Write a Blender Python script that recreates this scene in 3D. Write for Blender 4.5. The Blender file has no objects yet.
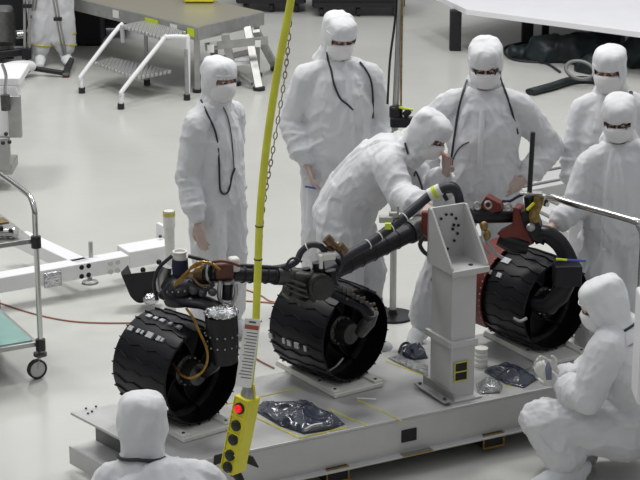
import bpy, bmesh, math, random
from mathutils import Vector, Matrix, noise
from mathutils.bvhtree import BVHTree
V = Vector
R = math.radians
random.seed(7)
S = bpy.context.scene
COL = S.collection

# ------------------------------------------------------------------ camera
CAM_H, PITCH, FPX = 4.1, R(17.5), 2000.0
cam_d = bpy.data.cameras.new('camera'); cam = bpy.data.objects.new('camera', cam_d); COL.objects.link(cam)
cam.location = (0, 0, CAM_H); cam.rotation_euler = (R(90) - PITCH, 0, 0)
cam_d.sensor_width = 36; cam_d.lens = 36 * FPX / 640; cam_d.clip_end = 200
S.camera = cam

# ------------------------------------------------------------------ world, lights, exposure
S.view_settings.view_transform = 'Standard'; S.view_settings.look = 'None'
S.view_settings.exposure = 0.0; S.view_settings.gamma = 1.0
S.view_settings.use_curve_mapping = False
w = bpy.data.worlds.new('hall_ambient'); S.world = w; w.use_nodes = True
w.node_tree.nodes['Background'].inputs[0].default_value = (0.93, 0.96, 1.0, 1)
w.node_tree.nodes['Background'].inputs[1].default_value = 0.50
def area(x, y, z, sx, sy, power, tilt=(0, 0, 0), col=(1, 0.99, 0.96)):
    l = bpy.data.lights.new('ceiling_lamp', 'AREA'); l.shape = 'RECTANGLE'; l.size = sx; l.size_y = sy
    l.energy = power; l.color = col
    o = bpy.data.objects.new('ceiling_lamp', l); COL.objects.link(o); o.location = (x, y, z); o.rotation_euler = tilt
    return o
for (x, y, pw) in ((-5.5, 5, 110), (-4.5, 12.5, 330), (0.5, 13.5, 350), (5.5, 14, 230), (-2.5, 21, 120), (3.5, 21, 110)):
    area(x, y, 9.5, 1.8, 1.8, pw)
area(-2.0, 30, 8.5, 14, 2.0, 120, (R(-35), 0, 0))

# ------------------------------------------------------------------ placing helpers
_s, _c = math.sin(PITCH), math.cos(PITCH)
def at(px, py, z=0.0):
    r = V(((px - 320) / FPX, _c - (py - 240) / FPX * _s, -_s - (py - 240) / FPX * _c))
    return V((0, 0, CAM_H)) + r * ((z - CAM_H) / r.z)
def J(px, py, y):
    r = V(((px - 320) / FPX, _c - (py - 240) / FPX * _s, -_s - (py - 240) / FPX * _c))
    return V((0, 0, CAM_H)) + r * (y / r.y)

# ------------------------------------------------------------------ materials
def mat(name, col, rough=0.5, metal=0.0, bump=0.0, scale=40.0, vary=0.0, vscale=6.0, spec=0.5, trans=0.0, alpha=1.0,
        emit=None, coat=0.0, aniso=None, sheen=0.0, rvary=0.0):
    m = bpy.data.materials.new(name); m.use_nodes = True
    nt = m.node_tree; N = nt.nodes; L = nt.links; b = N['Principled BSDF']
    b.inputs['Base Color'].default_value = (*col, 1); b.inputs['Roughness'].default_value = rough
    b.inputs['Metallic'].default_value = metal; b.inputs['Specular IOR Level'].default_value = spec
    b.inputs['Transmission Weight'].default_value = trans; b.inputs['Alpha'].default_value = alpha
    b.inputs['Coat Weight'].default_value = coat; b.inputs['Sheen Weight'].default_value = sheen
    if emit: b.inputs['Emission Color'].default_value = (*emit[:3], 1); b.inputs['Emission Strength'].default_value = emit[3]
    tc = N.new('ShaderNodeTexCoord')
    if vary > 0:
        n = N.new('ShaderNodeTexNoise'); n.inputs['Scale'].default_value = vscale; n.inputs['Detail'].default_value = 5
        L.new(tc.outputs['Object'], n.inputs['Vector'])
        mr = N.new('ShaderNodeMapRange'); mr.inputs[1].default_value = .3; mr.inputs[2].default_value = .7
        mr.inputs[3].default_value = 1 - vary; mr.inputs[4].default_value = 1 + vary * .4
        L.new(n.outputs[0], mr.inputs[0])
        vm = N.new('ShaderNodeVectorMath'); vm.operation = 'SCALE'; vm.inputs[0].default_value = col
        L.new(mr.outputs[0], vm.inputs['Scale']); L.new(vm.outputs[0], b.inputs['Base Color'])
        if rvary > 0:
            m2 = N.new('ShaderNodeMapRange'); m2.inputs[3].default_value = rough - rvary; m2.inputs[4].default_value = rough + rvary
            L.new(n.outputs[0], m2.inputs[0]); L.new(m2.outputs[0], b.inputs['Roughness'])
    if bump > 0:
        n = N.new('ShaderNodeTexNoise'); n.inputs['Scale'].default_value = scale; n.inputs['Detail'].default_value = 4
        mp = N.new('ShaderNodeMapping')
        if aniso: mp.inputs['Scale'].default_value = aniso
        L.new(tc.outputs['Object'], mp.inputs[0]); L.new(mp.outputs[0], n.inputs['Vector'])
        bp = N.new('ShaderNodeBump'); bp.inputs['Strength'].default_value = bump; bp.inputs['Distance'].default_value = .02
        L.new(n.outputs[0], bp.inputs['Height']); L.new(bp.outputs[0], b.inputs['Normal'])
    return m
M = {}
M['suit'] = mat('coverall_fabric', (.70, .705, .725), .75, bump=.32, scale=7, vary=.05, vscale=9, aniso=(1, 1, .4), sheen=.1)
M['hood'] = mat('hood_fabric', (.75, .755, .77), .72, bump=.4, scale=14, vary=.04, vscale=12)
M['boot'] = mat('boot_cover_fabric', (.72, .74, .76), .7, bump=.3, scale=25)
M['mask'] = mat('face_mask_fabric', (.84, .82, .83), .8, bump=.1, scale=60)
M['skin'] = mat('skin', (.62, .36, .28), .55, vary=.1, vscale=30)
M['glove'] = mat('gloved_skin', (.50, .38, .34), .45, vary=.12, vscale=40)
M['latex'] = mat('white_latex_glove', (.62, .61, .59), .4, vary=.08, vscale=40)
for nm_ in ('suit', 'hood'):
    nt_ = M[nm_].node_tree
    for nd_ in nt_.nodes:
        if nd_.type == 'TEX_NOISE' and nd_.inputs['Detail'].default_value == 4:
            nd_.noise_type = 'RIDGED_MULTIFRACTAL'; nd_.inputs['Detail'].default_value = 2.5; nd_.inputs['Distortion'].default_value = .6
M['eye'] = mat('eye_dark', (.03, .02, .02), .2)
M['eyewhite'] = mat('eye_white', (.6, .58, .55), .3)
M['black'] = mat('black_plastic', (.012, .012, .014), .4)
M['cord'] = mat('black_cord', (.02, .022, .03), .5)
M['blackmetal'] = mat('black_anodised_metal', (.009, .0095, .012), .36, metal=.3, vary=.25, vscale=15, bump=.05, scale=60)
M['tread'] = mat('wheel_black_metal', (.006, .0065, .009), .42, metal=.1, vary=.3, vscale=9, rvary=.1, spec=.35)
M['tube'] = mat('suspension_black_tube', (.016, .016, .019), .38, metal=.3, vary=.2)
M['gunmetal'] = mat('gunmetal', (.10, .10, .095), .4, metal=.7, vary=.3, vscale=30)
M['bronze'] = mat('bronze_fitting', (.20, .13, .075), .4, metal=.7, vary=.35, vscale=30)
M['red'] = mat('red_anodised', (.17, .028, .020), .45, metal=.2, vary=.2, vscale=15)
M['kapton'] = mat('amber_tape', (.36, .20, .03), .3, metal=.4, vary=.5, vscale=60)
M['yellow'] = mat('yellow_plastic', (.74, .68, .03), .45, vary=.1, vscale=12)
M['hose'] = mat('yellow_hose', (.72, .72, .06), .5, vary=.12, vscale=14)
M['tape'] = mat('yellow_tape', (.62, .55, .10), .5, vary=.25, vscale=40)
M['chrome'] = mat('polished_steel', (.62, .62, .60), .2, metal=1)
M['steel'] = mat('brushed_steel', (.45, .45, .44), .38, metal=.9, vary=.12, vscale=14)
M['foil'] = mat('crinkled_foil', (.55, .56, .58), .22, metal=1, bump=.8, scale=35)
M['alu'] = mat('milled_aluminium', (.53, .535, .525), .42, metal=.45, vary=.14, vscale=5, bump=.06, scale=30, rvary=.08)
M['alu2'] = mat('stand_aluminium', (.55, .55, .54), .45, metal=.25, vary=.07, vscale=6)
M['alu3'] = mat('ladder_aluminium', (.42, .42, .41), .4, metal=.6, vary=.15, vscale=12)
M['white'] = mat('white_powder_coat', (.82, .82, .83), .4, vary=.03, vscale=5)
M['offwhite'] = mat('white_uhmw_pad', (.74, .73, .69), .5, vary=.08, vscale=12)
M['board'] = mat('white_laminate', (.86, .86, .89), .4, vary=.03, vscale=3)
M['dark'] = mat('dark_fabric', (.013, .014, .016), .8, bump=.3, scale=12)
M['navy'] = mat('navy_cloth', (.015, .018, .05), .8)
M['teal'] = mat('teal_black_nylon', (.006, .016, .021), .5, bump=.9, scale=7, vary=.8, vscale=5)
M['bag'] = mat('dark_plastic_bag', (.05, .058, .085), .2, bump=.5, scale=12, vary=.4, vscale=18, coat=.4)
M['clearbag'] = mat('clear_plastic_bag', (.30, .31, .31), .18, bump=1.0, scale=26, vary=.5, vscale=24, coat=.5)
M['orange'] = mat('orange_cord', (.38, .17, .11), .6)
M['redglow'] = mat('red_button', (.75, .01, .02), .2, emit=(1, .02, .03, .5))  # button red with a weak emission added to the material
M['label'] = mat('white_label', (.80, .79, .76), .5)
M['print'] = mat('label_print', (.10, .10, .10), .6)
M['redprint'] = mat('label_red', (.38, .10, .05), .6)
M['blueprint'] = mat('pen_blue', (.06, .08, .40), .4)
M['tealtop'] = mat('teal_glass_shelf', (.35, .62, .56), .25, vary=.1)
M['green'] = mat('lime_tape', (.60, .72, .02), .5)
M['wheelgrey'] = mat('caster_grey', (.55, .55, .52), .5)
M['glass'] = mat('dark_lens', (.04, .03, .03), .15)
M['machine'] = mat('grey_machine_housing', (.20, .21, .20), .45, metal=.3, vary=.2)

# ------------------------------------------------------------------ mesh builder
def basis(d, side=None):
    d = d.normalized()
    if side is None or abs(d.dot(side.normalized())) > .98:
        side = V((1, 0, 0)) if abs(d.x) < .8 else V((0, 1, 0))
    s = (side - d * side.dot(d)).normalized()
    return s, d.cross(s), d
class Mb:
    def __init__(self): self.bm = bmesh.new()
    def box(self, c, size, rot=None):
        r = bmesh.ops.create_cube(self.bm, size=1)
        m = Matrix.Translation(V(c)) @ (rot.to_4x4() if rot else Matrix.Identity(4)) @ Matrix.Diagonal((*size, 1))
        bmesh.ops.transform(self.bm, matrix=m, verts=r['verts']); return self
    def beam(self, p0, p1, w, h, up=V((0, 0, 1))):
        p0, p1 = V(p0), V(p1); d = (p1 - p0); L = d.length; d.normalize()
        s = d.cross(up).normalized(); u = s.cross(d)
        rot = Matrix((s, d, u)).transposed()
        return self.box((p0 + p1) / 2, (w, L, h), rot)
    def hexa(self, pts):
        v = [self.bm.verts.new(p) for p in pts]
        for f in ((0, 3, 2, 1), (4, 5, 6, 7), (0, 1, 5, 4), (1, 2, 6, 5), (2, 3, 7, 6), (3, 0, 4, 7)):
            self.bm.faces.new([v[i] for i in f])
        return self
    def prism(self, poly, off):
        off = V(off); n = len(poly)
        a = [self.bm.verts.new(V(p)) for p in poly]; b = [self.bm.verts.new(V(p) + off) for p in poly]
        self.bm.faces.new(a); self.bm.faces.new(b[::-1])
        for i in range(n): self.bm.faces.new((a[i], b[i], b[(i + 1) % n], a[(i + 1) % n]))
        return self
    def sweep(self, pts, rad, side=None, seg=12, cap=True, ret=False):
        pts = [V(p) for p in pts]; n = len(pts); rings = []; ps = side
        for i, p in enumerate(pts):
            d = (pts[min(i + 1, n - 1)] - pts[max(i - 1, 0)])
            if d.length < 1e-7: d = V((0, 0, 1))
            s, b, d = basis(d, ps)
            if side is None: ps = s
            r = rad[i] if isinstance(rad, (list, tuple)) else rad
            rx, ry = r if isinstance(r, (list, tuple)) else (r, r)
            rings.append([self.bm.verts.new(p + s * rx * math.cos(2 * math.pi * k / seg) + b * ry * math.sin(2 * math.pi * k / seg)) for k in range(seg)])
        for i in range(n - 1):
            for k in range(seg):
                self.bm.faces.new((rings[i][k], rings[i][(k + 1) % seg], rings[i + 1][(k + 1) % seg], rings[i + 1][k]))
        if cap: self.bm.faces.new(rings[0][::-1]); self.bm.faces.new(rings[-1])
        return self
    def cyl(self, p0, p1, r, r2=None, seg=20): return self.sweep([p0, p1], [r, r if r2 is None else r2], seg=seg)
    def ball(self, c, r, M3=None, u=16, v=10):
        q = bmesh.ops.create_uvsphere(self.bm, u_segments=u, v_segments=v, radius=1)
        r = (r, r, r) if not isinstance(r, (list, tuple)) else r
        m = Matrix.Translation(V(c)) @ (M3.to_4x4() if M3 else Matrix.Identity(4)) @ Matrix.Diagonal((*r, 1))
        bmesh.ops.transform(self.bm, matrix=m, verts=q['verts']); return self
    def lathe(self, c, axis, prof, seg=32, side=None, closed=False):
        s, b, d = basis(V(axis), side); c = V(c); rings = []
        for (t, r) in prof:
            rings.append([self.bm.verts.new(c + d * t + (s * math.cos(2 * math.pi * k / seg) + b * math.sin(2 * math.pi * k / seg)) * max(r, 1e-4)) for k in range(seg)])
        m = len(rings)
        for i in range(m if closed else m - 1):
            for k in range(seg):
                self.bm.faces.new((rings[i][k], rings[i][(k + 1) % seg], rings[(i + 1) % m][(k + 1) % seg], rings[(i + 1) % m][k]))
        return self
    def ring(self, c, axis, R0, r, seg=32, n=8):
        return self.lathe(c, axis, [(r * math.sin(2 * math.pi * k / n), R0 + r * math.cos(2 * math.pi * k / n)) for k in range(n)], seg, closed=True)
    def mesh(self, name):
        bmesh.ops.recalc_face_normals(self.bm, faces=self.bm.faces)
        me = bpy.data.meshes.new(name); self.bm.to_mesh(me); self.bm.free(); return me
    def build(self, name, m, parent=None, smooth=True, bevel=0, ang=38):
        return link(name, self.mesh(name), m, parent, smooth, bevel, ang)
def world_loc(o):
    l = V(o.location)
    while o.parent: o = o.parent; l += o.location
    return l
def link(name, me, m, parent=None, smooth=True, bevel=0, ang=38):
    if parent is not None: off = world_loc(parent)
    else:
        xs = [v.co for v in me.vertices]
        off = V(((min(v.x for v in xs) + max(v.x for v in xs)) / 2, (min(v.y for v in xs) + max(v.y for v in xs)) / 2, min(v.z for v in xs)))
    me.transform(Matrix.Translation(-off))
    o = bpy.data.objects.new(name, me); COL.objects.link(o)
    if parent is not None: o.parent = parent
    else: o.location = off
    for mm in (m if isinstance(m, (list, tuple)) else [m]): me.materials.append(M[mm])
    if smooth: me.shade_smooth(); me.set_sharp_from_angle(angle=R(ang))
    if bevel:
        b = o.modifiers.new('bevel', 'BEVEL'); b.width = bevel; b.segments = 2; b.limit_method = 'ANGLE'; b.angle_limit = R(35)
    return o
def thing(name, label, cat, loc, group=None):
    o = bpy.data.objects.new(name, None); COL.objects.link(o); o.location = loc; o.empty_display_size = .1
    tag(o, label, cat, group); return o
def tag(o, label, cat, group=None, kind=None):
    o['label'] = label; o['category'] = cat
    if group: o['group'] = group
    if kind: o['kind'] = kind
    return o
def smooth_path(pts, n=6):
    pts = [V(p) for p in pts]; out = []
    for i in range(len(pts) - 1):
        p0 = pts[max(i - 1, 0)]; p1 = pts[i]; p2 = pts[i + 1]; p3 = pts[min(i + 2, len(pts) - 1)]
        for k in range(n):
            t = k / n
            out.append(.5 * ((2 * p1) + (p2 - p0) * t + (2 * p0 - 5 * p1 + 4 * p2 - p3) * t * t + (3 * p1 - p0 - 3 * p2 + p3) * t ** 3))
    out.append(pts[-1]); return out
def remeshed(me, voxel, smooth_it=4, fac=.6):
    o = bpy.data.objects.new('tmp', me); COL.objects.link(o)
    m = o.modifiers.new('r', 'REMESH'); m.mode = 'VOXEL'; m.voxel_size = voxel; m.use_smooth_shade = True
    if smooth_it:
        s = o.modifiers.new('s', 'SMOOTH'); s.iterations = smooth_it; s.factor = fac
    dg = bpy.context.evaluated_depsgraph_get(); dg.update()
    out = bpy.data.meshes.new_from_object(o.evaluated_get(dg))
    bpy.data.objects.remove(o); return out

#==SETTING==
# ------------------------------------------------------------------ floor
def floor_material():
    m = bpy.data.materials.new('glossy_epoxy_floor'); m.use_nodes = True
    nt = m.node_tree; N = nt.nodes; L = nt.links; b = N['Principled BSDF']
    tc = N.new('ShaderNodeTexCoord')
    n = N.new('ShaderNodeTexNoise'); n.inputs['Scale'].default_value = .8; n.inputs['Detail'].default_value = 6
    L.new(tc.outputs['Object'], n.inputs['Vector'])
    cr = N.new('ShaderNodeValToRGB'); cr.color_ramp.elements[0].position = .3; cr.color_ramp.elements[1].position = .7
    cr.color_ramp.elements[0].color = (.54, .54, .51, 1); cr.color_ramp.elements[1].color = (.60, .60, .57, 1)
    L.new(n.outputs[0], cr.inputs[0]); L.new(cr.outputs[0], b.inputs['Base Color'])
    mr = N.new('ShaderNodeMapRange'); mr.inputs[3].default_value = .12; mr.inputs[4].default_value = .28
    L.new(n.outputs[0], mr.inputs[0]); L.new(mr.outputs[0], b.inputs['Roughness'])
    n2 = N.new('ShaderNodeTexNoise'); n2.inputs['Scale'].default_value = 3.5; n2.inputs['Detail'].default_value = 3
    L.new(tc.outputs['Object'], n2.inputs['Vector'])
    bp = N.new('ShaderNodeBump'); bp.inputs['Strength'].default_value = .12; bp.inputs['Distance'].default_value = .02
    L.new(n2.outputs[0], bp.inputs['Height']); L.new(bp.outputs[0], b.inputs['Normal'])
    return m
M['floor'] = floor_material()
M['track'] = mat('track_grey_paint', (.50, .50, .50), .5, vary=.05, vscale=3)
M['wallgrey'] = mat('dark_hall_wall', (.16, .16, .165), .8, vary=.1, vscale=.6)
M['walllight'] = mat('pale_hall_wall', (.30, .30, .30), .8, vary=.06, vscale=.6)
fl = Mb().box((0, 16, -.05), (30, 40, .1)).build('floor', 'floor', smooth=False)
fl['kind'] = 'structure'
for nm, c_, sz in (('wall_back', (0, 34, 4.5), (30, .3, 9)), ('wall_left', (-15, 14, 4.5), (.3, 40, 9)), ('wall_right', (15, 14, 4.5), (.3, 40, 9)), ('wall_front', (0, -6, 4.5), (30, .3, 9))):
    wl = Mb().box(c_, sz).build(nm, 'wallgrey' if nm == 'wall_back' else 'walllight', smooth=False); wl['kind'] = 'structure'
#==END SETTING==

# ------------------------------------------------------------------ people
def ridged(p, o=0.0):
    return 1 - abs(noise.noise(p + V((o, o * 1.7, -o))))
def head_mesh(mb, hc, H3, k):
    """skull, jaw, brow, nose, lips and ears, in head axes (face towards -Y)"""
    def P(x, y, z): return hc + H3 @ V((x * k, y * k, z * k))
    mb.ball(P(0, .012, .008), (.070 * k, .090 * k, .086 * k), H3)
    mb.ball(P(0, -.02, -.035), (.058 * k, .062 * k, .075 * k), H3)
    mb.ball(P(0, -.062, -.088), (.022 * k, .02 * k, .02 * k), H3)
    mb.ball(P(0, -.082, .032), (.05 * k, .012 * k, .009 * k), H3)
    mb.sweep([P(0, -.082, .02), P(0, -.096, -.008), P(0, -.106, -.024), P(0, -.09, -.032)], [.008 * k, .011 * k, .014 * k, .01 * k])
    mb.ball(P(0, -.084, -.054), (.024 * k, .008 * k, .006 * k), H3); mb.ball(P(0, -.083, -.063), (.02 * k, .009 * k, .007 * k), H3)
    for s in (-1, 1):
        mb.ball(P(s * .042, -.056, -.015), (.022 * k, .02 * k, .018 * k), H3)
        mb.ball(P(s * .069, .012, -.005), (.008 * k, .018 * k, .03 * k), H3)
def hand_mesh(mb, wr, d, n, thumb, curl):
    """palm, four jointed fingers of different lengths, thumb from the side of the palm"""
    d = d.normalized(); n = (n - d * n.dot(d)).normalized(); s = d.cross(n) * thumb
    mb.sweep([wr - d * .03, wr, wr + d * .03, wr + d * .07, wr + d * .093], [(.026, .02), (.028, .018), (.038, .017), (.041, .015), (.036, .012)], side=s)
    for off, ln, r in ((.031, .074, .0092), (.0105, .083, .0096), (-.0105, .077, .0092), (-.031, .060, .0084)):
        p = wr + d * .082 + s * off; a = curl * .6; pts = [p - d * .02, p]
        for seg in (.45, .31, .24):
            dd = (d * math.cos(a) + n * math.sin(a) + s * off * 1.2).normalized()
            p = p + dd * ln * seg; pts.append(p); a += curl
        mb.sweep(pts, [r, r, r * .95, r * .88, r * .7], seg=8)
    p = wr + d * .02 + s * .026; pts = [p]
    for dd, ln in ((d * .6 + s * .75 + n * .25, .038), (d * .85 + s * .35 + n * .45, .03), (d * .9 + s * .05 + n * .5, .022)):
        p = p + dd.normalized() * ln; pts.append(p)
    mb.sweep(pts, [.015, .0125, .0105, .008], seg=8)

def make_person(label, j, face, up=V((0, 0, 1)), k=1.0, glove='glove', seed=1.0, hands=True, gaze_mask=True, group=None, hood_only_back=False,
                hand_pose=None, fat=1.0, glasses=False, spread_boots=False, collar=False, voxel=.0105):
    base = V(((j['ankle_l'].x + j['ankle_r'].x) / 2, (j['ankle_l'].y + j['ankle_r'].y) / 2, 0))
    root = thing('person', label, 'person', base, group)
    side = (j['shoulder_l'] - j['shoulder_r']).normalized()
    hside = (j['hip_l'] - j['hip_r']).normalized()
    hc = j['head']; f = face.normalized(); u = (up - f * up.dot(f)).normalized(); x = u.cross(-f) * 1.0
    # head axes: X to the wearer's left, -Y forward, Z up
    x = (-f).cross(u); H3 = Matrix((x, -f, u)).transposed()
    # --- body: one continuous mesh
    mb = Mb(); head_mesh(mb, hc, H3, k * 1.1)
    chest, waist, pel, neck = j['chest'], j['waist'], j['pelvis'], j['neck']
    mb.sweep([neck - (neck - chest) * .2, neck, hc - u * .05 * k + H3 @ V((0, .02, 0))], [.058 * k, .054 * k, .052 * k])
    mb.sweep([pel + (pel - waist).normalized() * .1, pel, waist, chest, neck * .7 + chest * .3, neck],
             [(.11, .08), (.15, .10), (.13, .09), (.14, .09), (.10, .07), (.05, .05)], side=side)
    for q, t in (('l', 1), ('r', -1)):
        sh, el, wr = j['shoulder_' + q], j['elbow_' + q], j['wrist_' + q]
        hp, kn, an, to = j['hip_' + q], j['knee_' + q], j['ankle_' + q], j['toe_' + q]
        mb.ball(sh, .048 * k)
        mb.sweep([neck * .4 + sh * .6, sh, (sh + el) / 2, el], [.05, .052, .046, .038]); mb.ball(el, .038)
        mb.sweep([el, (el * .65 + wr * .35), wr], [.038, .04, .026])
        mb.sweep([hp, (hp + kn) / 2, kn], [.085, .07, .055]); mb.ball(kn, .056)
        mb.sweep([kn, kn * .65 + an * .35, an], [.054, .056, .036])
        mb.sweep([an + (an - to).normalized() * .03, an * .5 + to * .5, to], [(.03, .035), (.036, .028), (.03, .018)])
    nbody = None
    if hands:
        for q, t in (('l', 1), ('r', -1)):
            wr = j['wrist_' + q]; d0 = (wr - j['elbow_' + q]).normalized()
            hp_ = (hand_pose or {}).get(q, {})
            hand_mesh(mb, wr + d0 * .01, hp_.get('d', d0), hp_.get('n', -side * t if abs(d0.dot(side)) < .8 else V((0, 0, -1))), hp_.get('thumb', t), hp_.get('curl', .32))
    me = remeshed(mb.mesh('body'), .0075, 1, .5)
    body = link('body', me, ['skin', glove], root, ang=180)
    k *= .96
    off = world_loc(root)
    for p in me.polygons:
        c = p.center + off
        if min((c - j['wrist_l']).length, (c - j['wrist_r']).length) < .24 and (c - hc).length > .17: p.material_index = 1
    # --- coverall: one baggy garment over trunk, sleeves and legs
    mb = Mb(); F = fat
    mb.sweep([pel + (pel - waist).normalized() * .11, pel + (pel - waist).normalized() * .03, pel, waist, waist * .4 + chest * .6, chest, neck * .62 + chest * .38, neck * .9 + chest * .1, neck + (neck - chest).normalized() * .03],
             [(.12 * F, .11 * F), (.195 * F, .155 * F), (.20 * F, .16 * F), (.195 * F, .155 * F), (.20 * F, .155 * F), (.20 * F, .145 * F), (.17 * F, .115 * F), (.105, .09), (.08, .08)], side=side, seg=20)
    for q, t in (('l', 1), ('r', -1)):
        sh, el, wr = j['shoulder_' + q], j['elbow_' + q], j['wrist_' + q]
        hp, kn, an, to = j['hip_' + q], j['knee_' + q], j['ankle_' + q], j['toe_' + q]
        mb.ball(sh, (.078 * F))
        mb.sweep([neck * .7 + sh * .3, neck * .45 + sh * .55, neck * .2 + sh * .8, sh], [.07, .076, .08, .078 * F])
        mb.sweep([sh, sh * .5 + el * .5, el], [.084 * F, .082 * F, .074 * F]); mb.ball(el, .074 * F)
        d0 = (wr - el)
        mb.sweep([el, el + d0 * .35, el + d0 * .62, el + d0 * .72, el + d0 * .80, el + d0 * .9, wr], [.074 * F, .074 * F, .072 * F, .078 * F, .056, .048, .038])
        mb.ball(hp, .12 * F)
        mb.sweep([hp, (hp + kn) / 2, kn], [.13 * F, .12 * F, .102 * F]); mb.ball(kn, .102 * F)
        mb.sweep([kn, kn * .6 + an * .4, kn * .25 + an * .75, kn * .1 + an * .9, an], [.102 * F, .102 * F, .098 * F, .09 * F, .06])
    me = remeshed(mb.mesh('coverall'), voxel, 5, .6)
    bones = [(pel, waist, 0), (waist, chest, 0), (chest, neck, 0)]
    for q in 'lr':
        bones += [(j['shoulder_' + q], j['elbow_' + q], 1), (j['elbow_' + q], j['wrist_' + q], 2), (j['hip_' + q], j['knee_' + q], 3), (j['knee_' + q], j['ankle_' + q], 4)]
    prep = []
    for a, b, ty in bones:
        d = b - a; prep.append((a, d, d.length_squared, d.normalized(), ty))
    SO = V((seed * 7.3, seed * 3.1, seed * 5.7)); nv = [v.normal.copy() for v in me.vertices]; cs = [v.co.copy() for v in me.vertices]
    for i, v in enumerate(me.vertices):
        p = cs[i]; best = None
        for a, d, l2, dn, ty in prep:
            t = max(0, min(1, (p - a).dot(d) / l2)); q = (p - a - d * t).length_squared
            if best is None or q < best[0]: best = (q, t, dn, ty)
        _, t, dn, ty = best
        al = p.dot(dn); rest = p - dn * al
        warp = noise.noise_vector(p * 2.2 + SO) * .25
        if ty == 0: fa, fr, am = 2.6, 6.5, .013
        elif ty == 1: fa, fr, am = 6, 6, .010
        elif ty == 2: fa, fr, am = 13, 4.5, .011
        elif ty == 3: fa, fr, am = 3.0, 8, .013
        else: fa, fr, am = 4.5, 7, .013
        q = rest * fr + dn * (al * fa) + warp * 3 + SO
        r1 = ridged(q) ** 6
        q2 = rest * (fr * 1.9) + dn * (al * fa * 1.7) + warp * 5 - SO
        r2 = ridged(q2) ** 6
        r3 = ridged(rest * (fr * 3.1) + dn * (al * fa * 3.4) + warp * 9 + SO * .5) ** 8
        dsp = (r1 - .35) * am * .95 + (r2 - .35) * am * .42 + (r3 - .3) * am * .34
        v.co = p + nv[i] * dsp
    co = link('coverall', me, 'suit', root, ang=180)
    dg = bpy.context.evaluated_depsgraph_get()
    bvh = BVHTree.FromPolygons([v.co + off for v in me.vertices], [tuple(p.vertices) for p in me.polygons])
    # --- boots
    for q in 'lr':
        an, to = j['ankle_' + q], j['toe_' + q]; b = Mb(); d = (to - an); dh = V((d.x, d.y, 0)).normalized() if V((d.x, d.y, 0)).length > .01 else V((0, -1, 0))
        kn = j['knee_' + q]; sd = dh.cross(V((0, 0, 1)))
        heel = an - dh * .05
        b.sweep([heel + V((0, 0, -an.z * .5 + .0)), an - V((0, 0, .03)), an * .4 + to * .6, to], [(.045, .05), (.052, .055), (.055, .045), (.045, .03)], side=sd)
        b.sweep([an, an * .85 + kn * .15, an * .62 + kn * .38], [.06, .072, .078]); b.ball(to, (.045, .045, .03)); b.ball(heel, (.045, .045, .045))
        mm = remeshed(b.mesh('boot_cover'), .012, 3)
        for v in mm.vertices:
            v.co += v.normal * (ridged(v.co * 14 + SO) - .7) * .012
            if v.co.z < .004: v.co.z = .004
        link('boot_cover', mm, 'boot', root, ang=180)
    # --- hood
    hb = Mb(); seg = 44
    prof = [(.131, .004, .004, .014), (.130, .038, .045, .014), (.123, .069, .083, .013), (.106, .086, .103, .012), (.083, .093, .113, .01), (.055, .0955, .117, .009), (.03, .0965, .118, .008),
            (0, .0955, .116, .006), (-.03, .0935, .111, .004), (-.058, .088, .103, .004), (-.084, .082, .096, .006), (-.106, .080, .090, .01), (-.128, .088, .090, .018),
            (-.15, .100, .096, .024), (-.175, .112, .10, .03), (-.20, .120, .105, .032)]
    rows = []
    for (z, rx, ry, sy) in prof:
        row = []
        for a in range(seg):
            ph = 2 * math.pi * a / seg
            cx, cy = math.sin(ph), -math.cos(ph)
            e = 2.4
            rr = (abs(cx) ** e + abs(cy) ** e) ** (-1 / e) if z > -.15 else 1
            q = V((cx * rx * rr, cy * ry * rr + sy, z))
            nd = V((cx, cy, .3)).normalized()
            q += nd * ((ridged(V((q.x * 11, q.y * 11, q.z * 15)) + SO) ** 3 - .5) * .015 + (ridged(V((q.x * 22, q.y * 22, q.z * 18)) - SO) ** 4 - .4) * .011)
            row.append(hb.bm.verts.new(hc + H3 @ (q * k)))
        rows.append(row)
    hb.bm.faces.new(rows[0])
    op = 6
    for i in range(len(rows) - 1):
        for a in range(seg):
            az = a if a < seg / 2 else a - seg
            zmid = (prof[i][0] + prof[i + 1][0]) / 2
            if zmid < .03 and zmid > -.125:
                w_ = op if zmid > -.08 else op - 1
                if zmid < -.1: w_ = op - 3
                if -w_ <= az < w_: continue
            hb.bm.faces.new((rows[i][a], rows[i][(a + 1) % seg], rows[i + 1][(a + 1) % seg], rows[i + 1][a]))
    hood = hb.build('hood', 'hood', root, ang=180)
    so = hood.modifiers.new('thickness', 'SOLIDIFY'); so.thickness = .004; so.offset = 0
    nv_ = len(me.vertices)
    bvh = BVHTree.FromPolygons([v.co + off for v in me.vertices] + [v.co + off for v in hood.data.vertices], [tuple(p.vertices) for p in me.polygons] + [tuple(i + nv_ for i in p.vertices) for p in hood.data.polygons])
    sb = hood.modifiers.new('sub', 'SUBSURF'); sb.levels = 1; sb.render_levels = 1
    # seams
    sm = Mb()
    def hp3(xx, yy, zz): return hc + H3 @ V((xx * k, yy * k, zz * k))
    pts = [hp3(.0965 * math.sin(a) * (abs(math.sin(a)) ** 2.4 + abs(math.cos(a)) ** 2.4) ** (-1 / 2.4), -.117 * math.cos(a) * (abs(math.sin(a)) ** 2.4 + abs(math.cos(a)) ** 2.4) ** (-1 / 2.4) + .009, .056) for a in [R(-78 + 12 * i) for i in range(14)]]
    sm.sweep(pts, .003, seg=6)
    sm.build('seam', 'hood', hood)
    # --- mask
    mk = Mb(); mr = []
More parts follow.
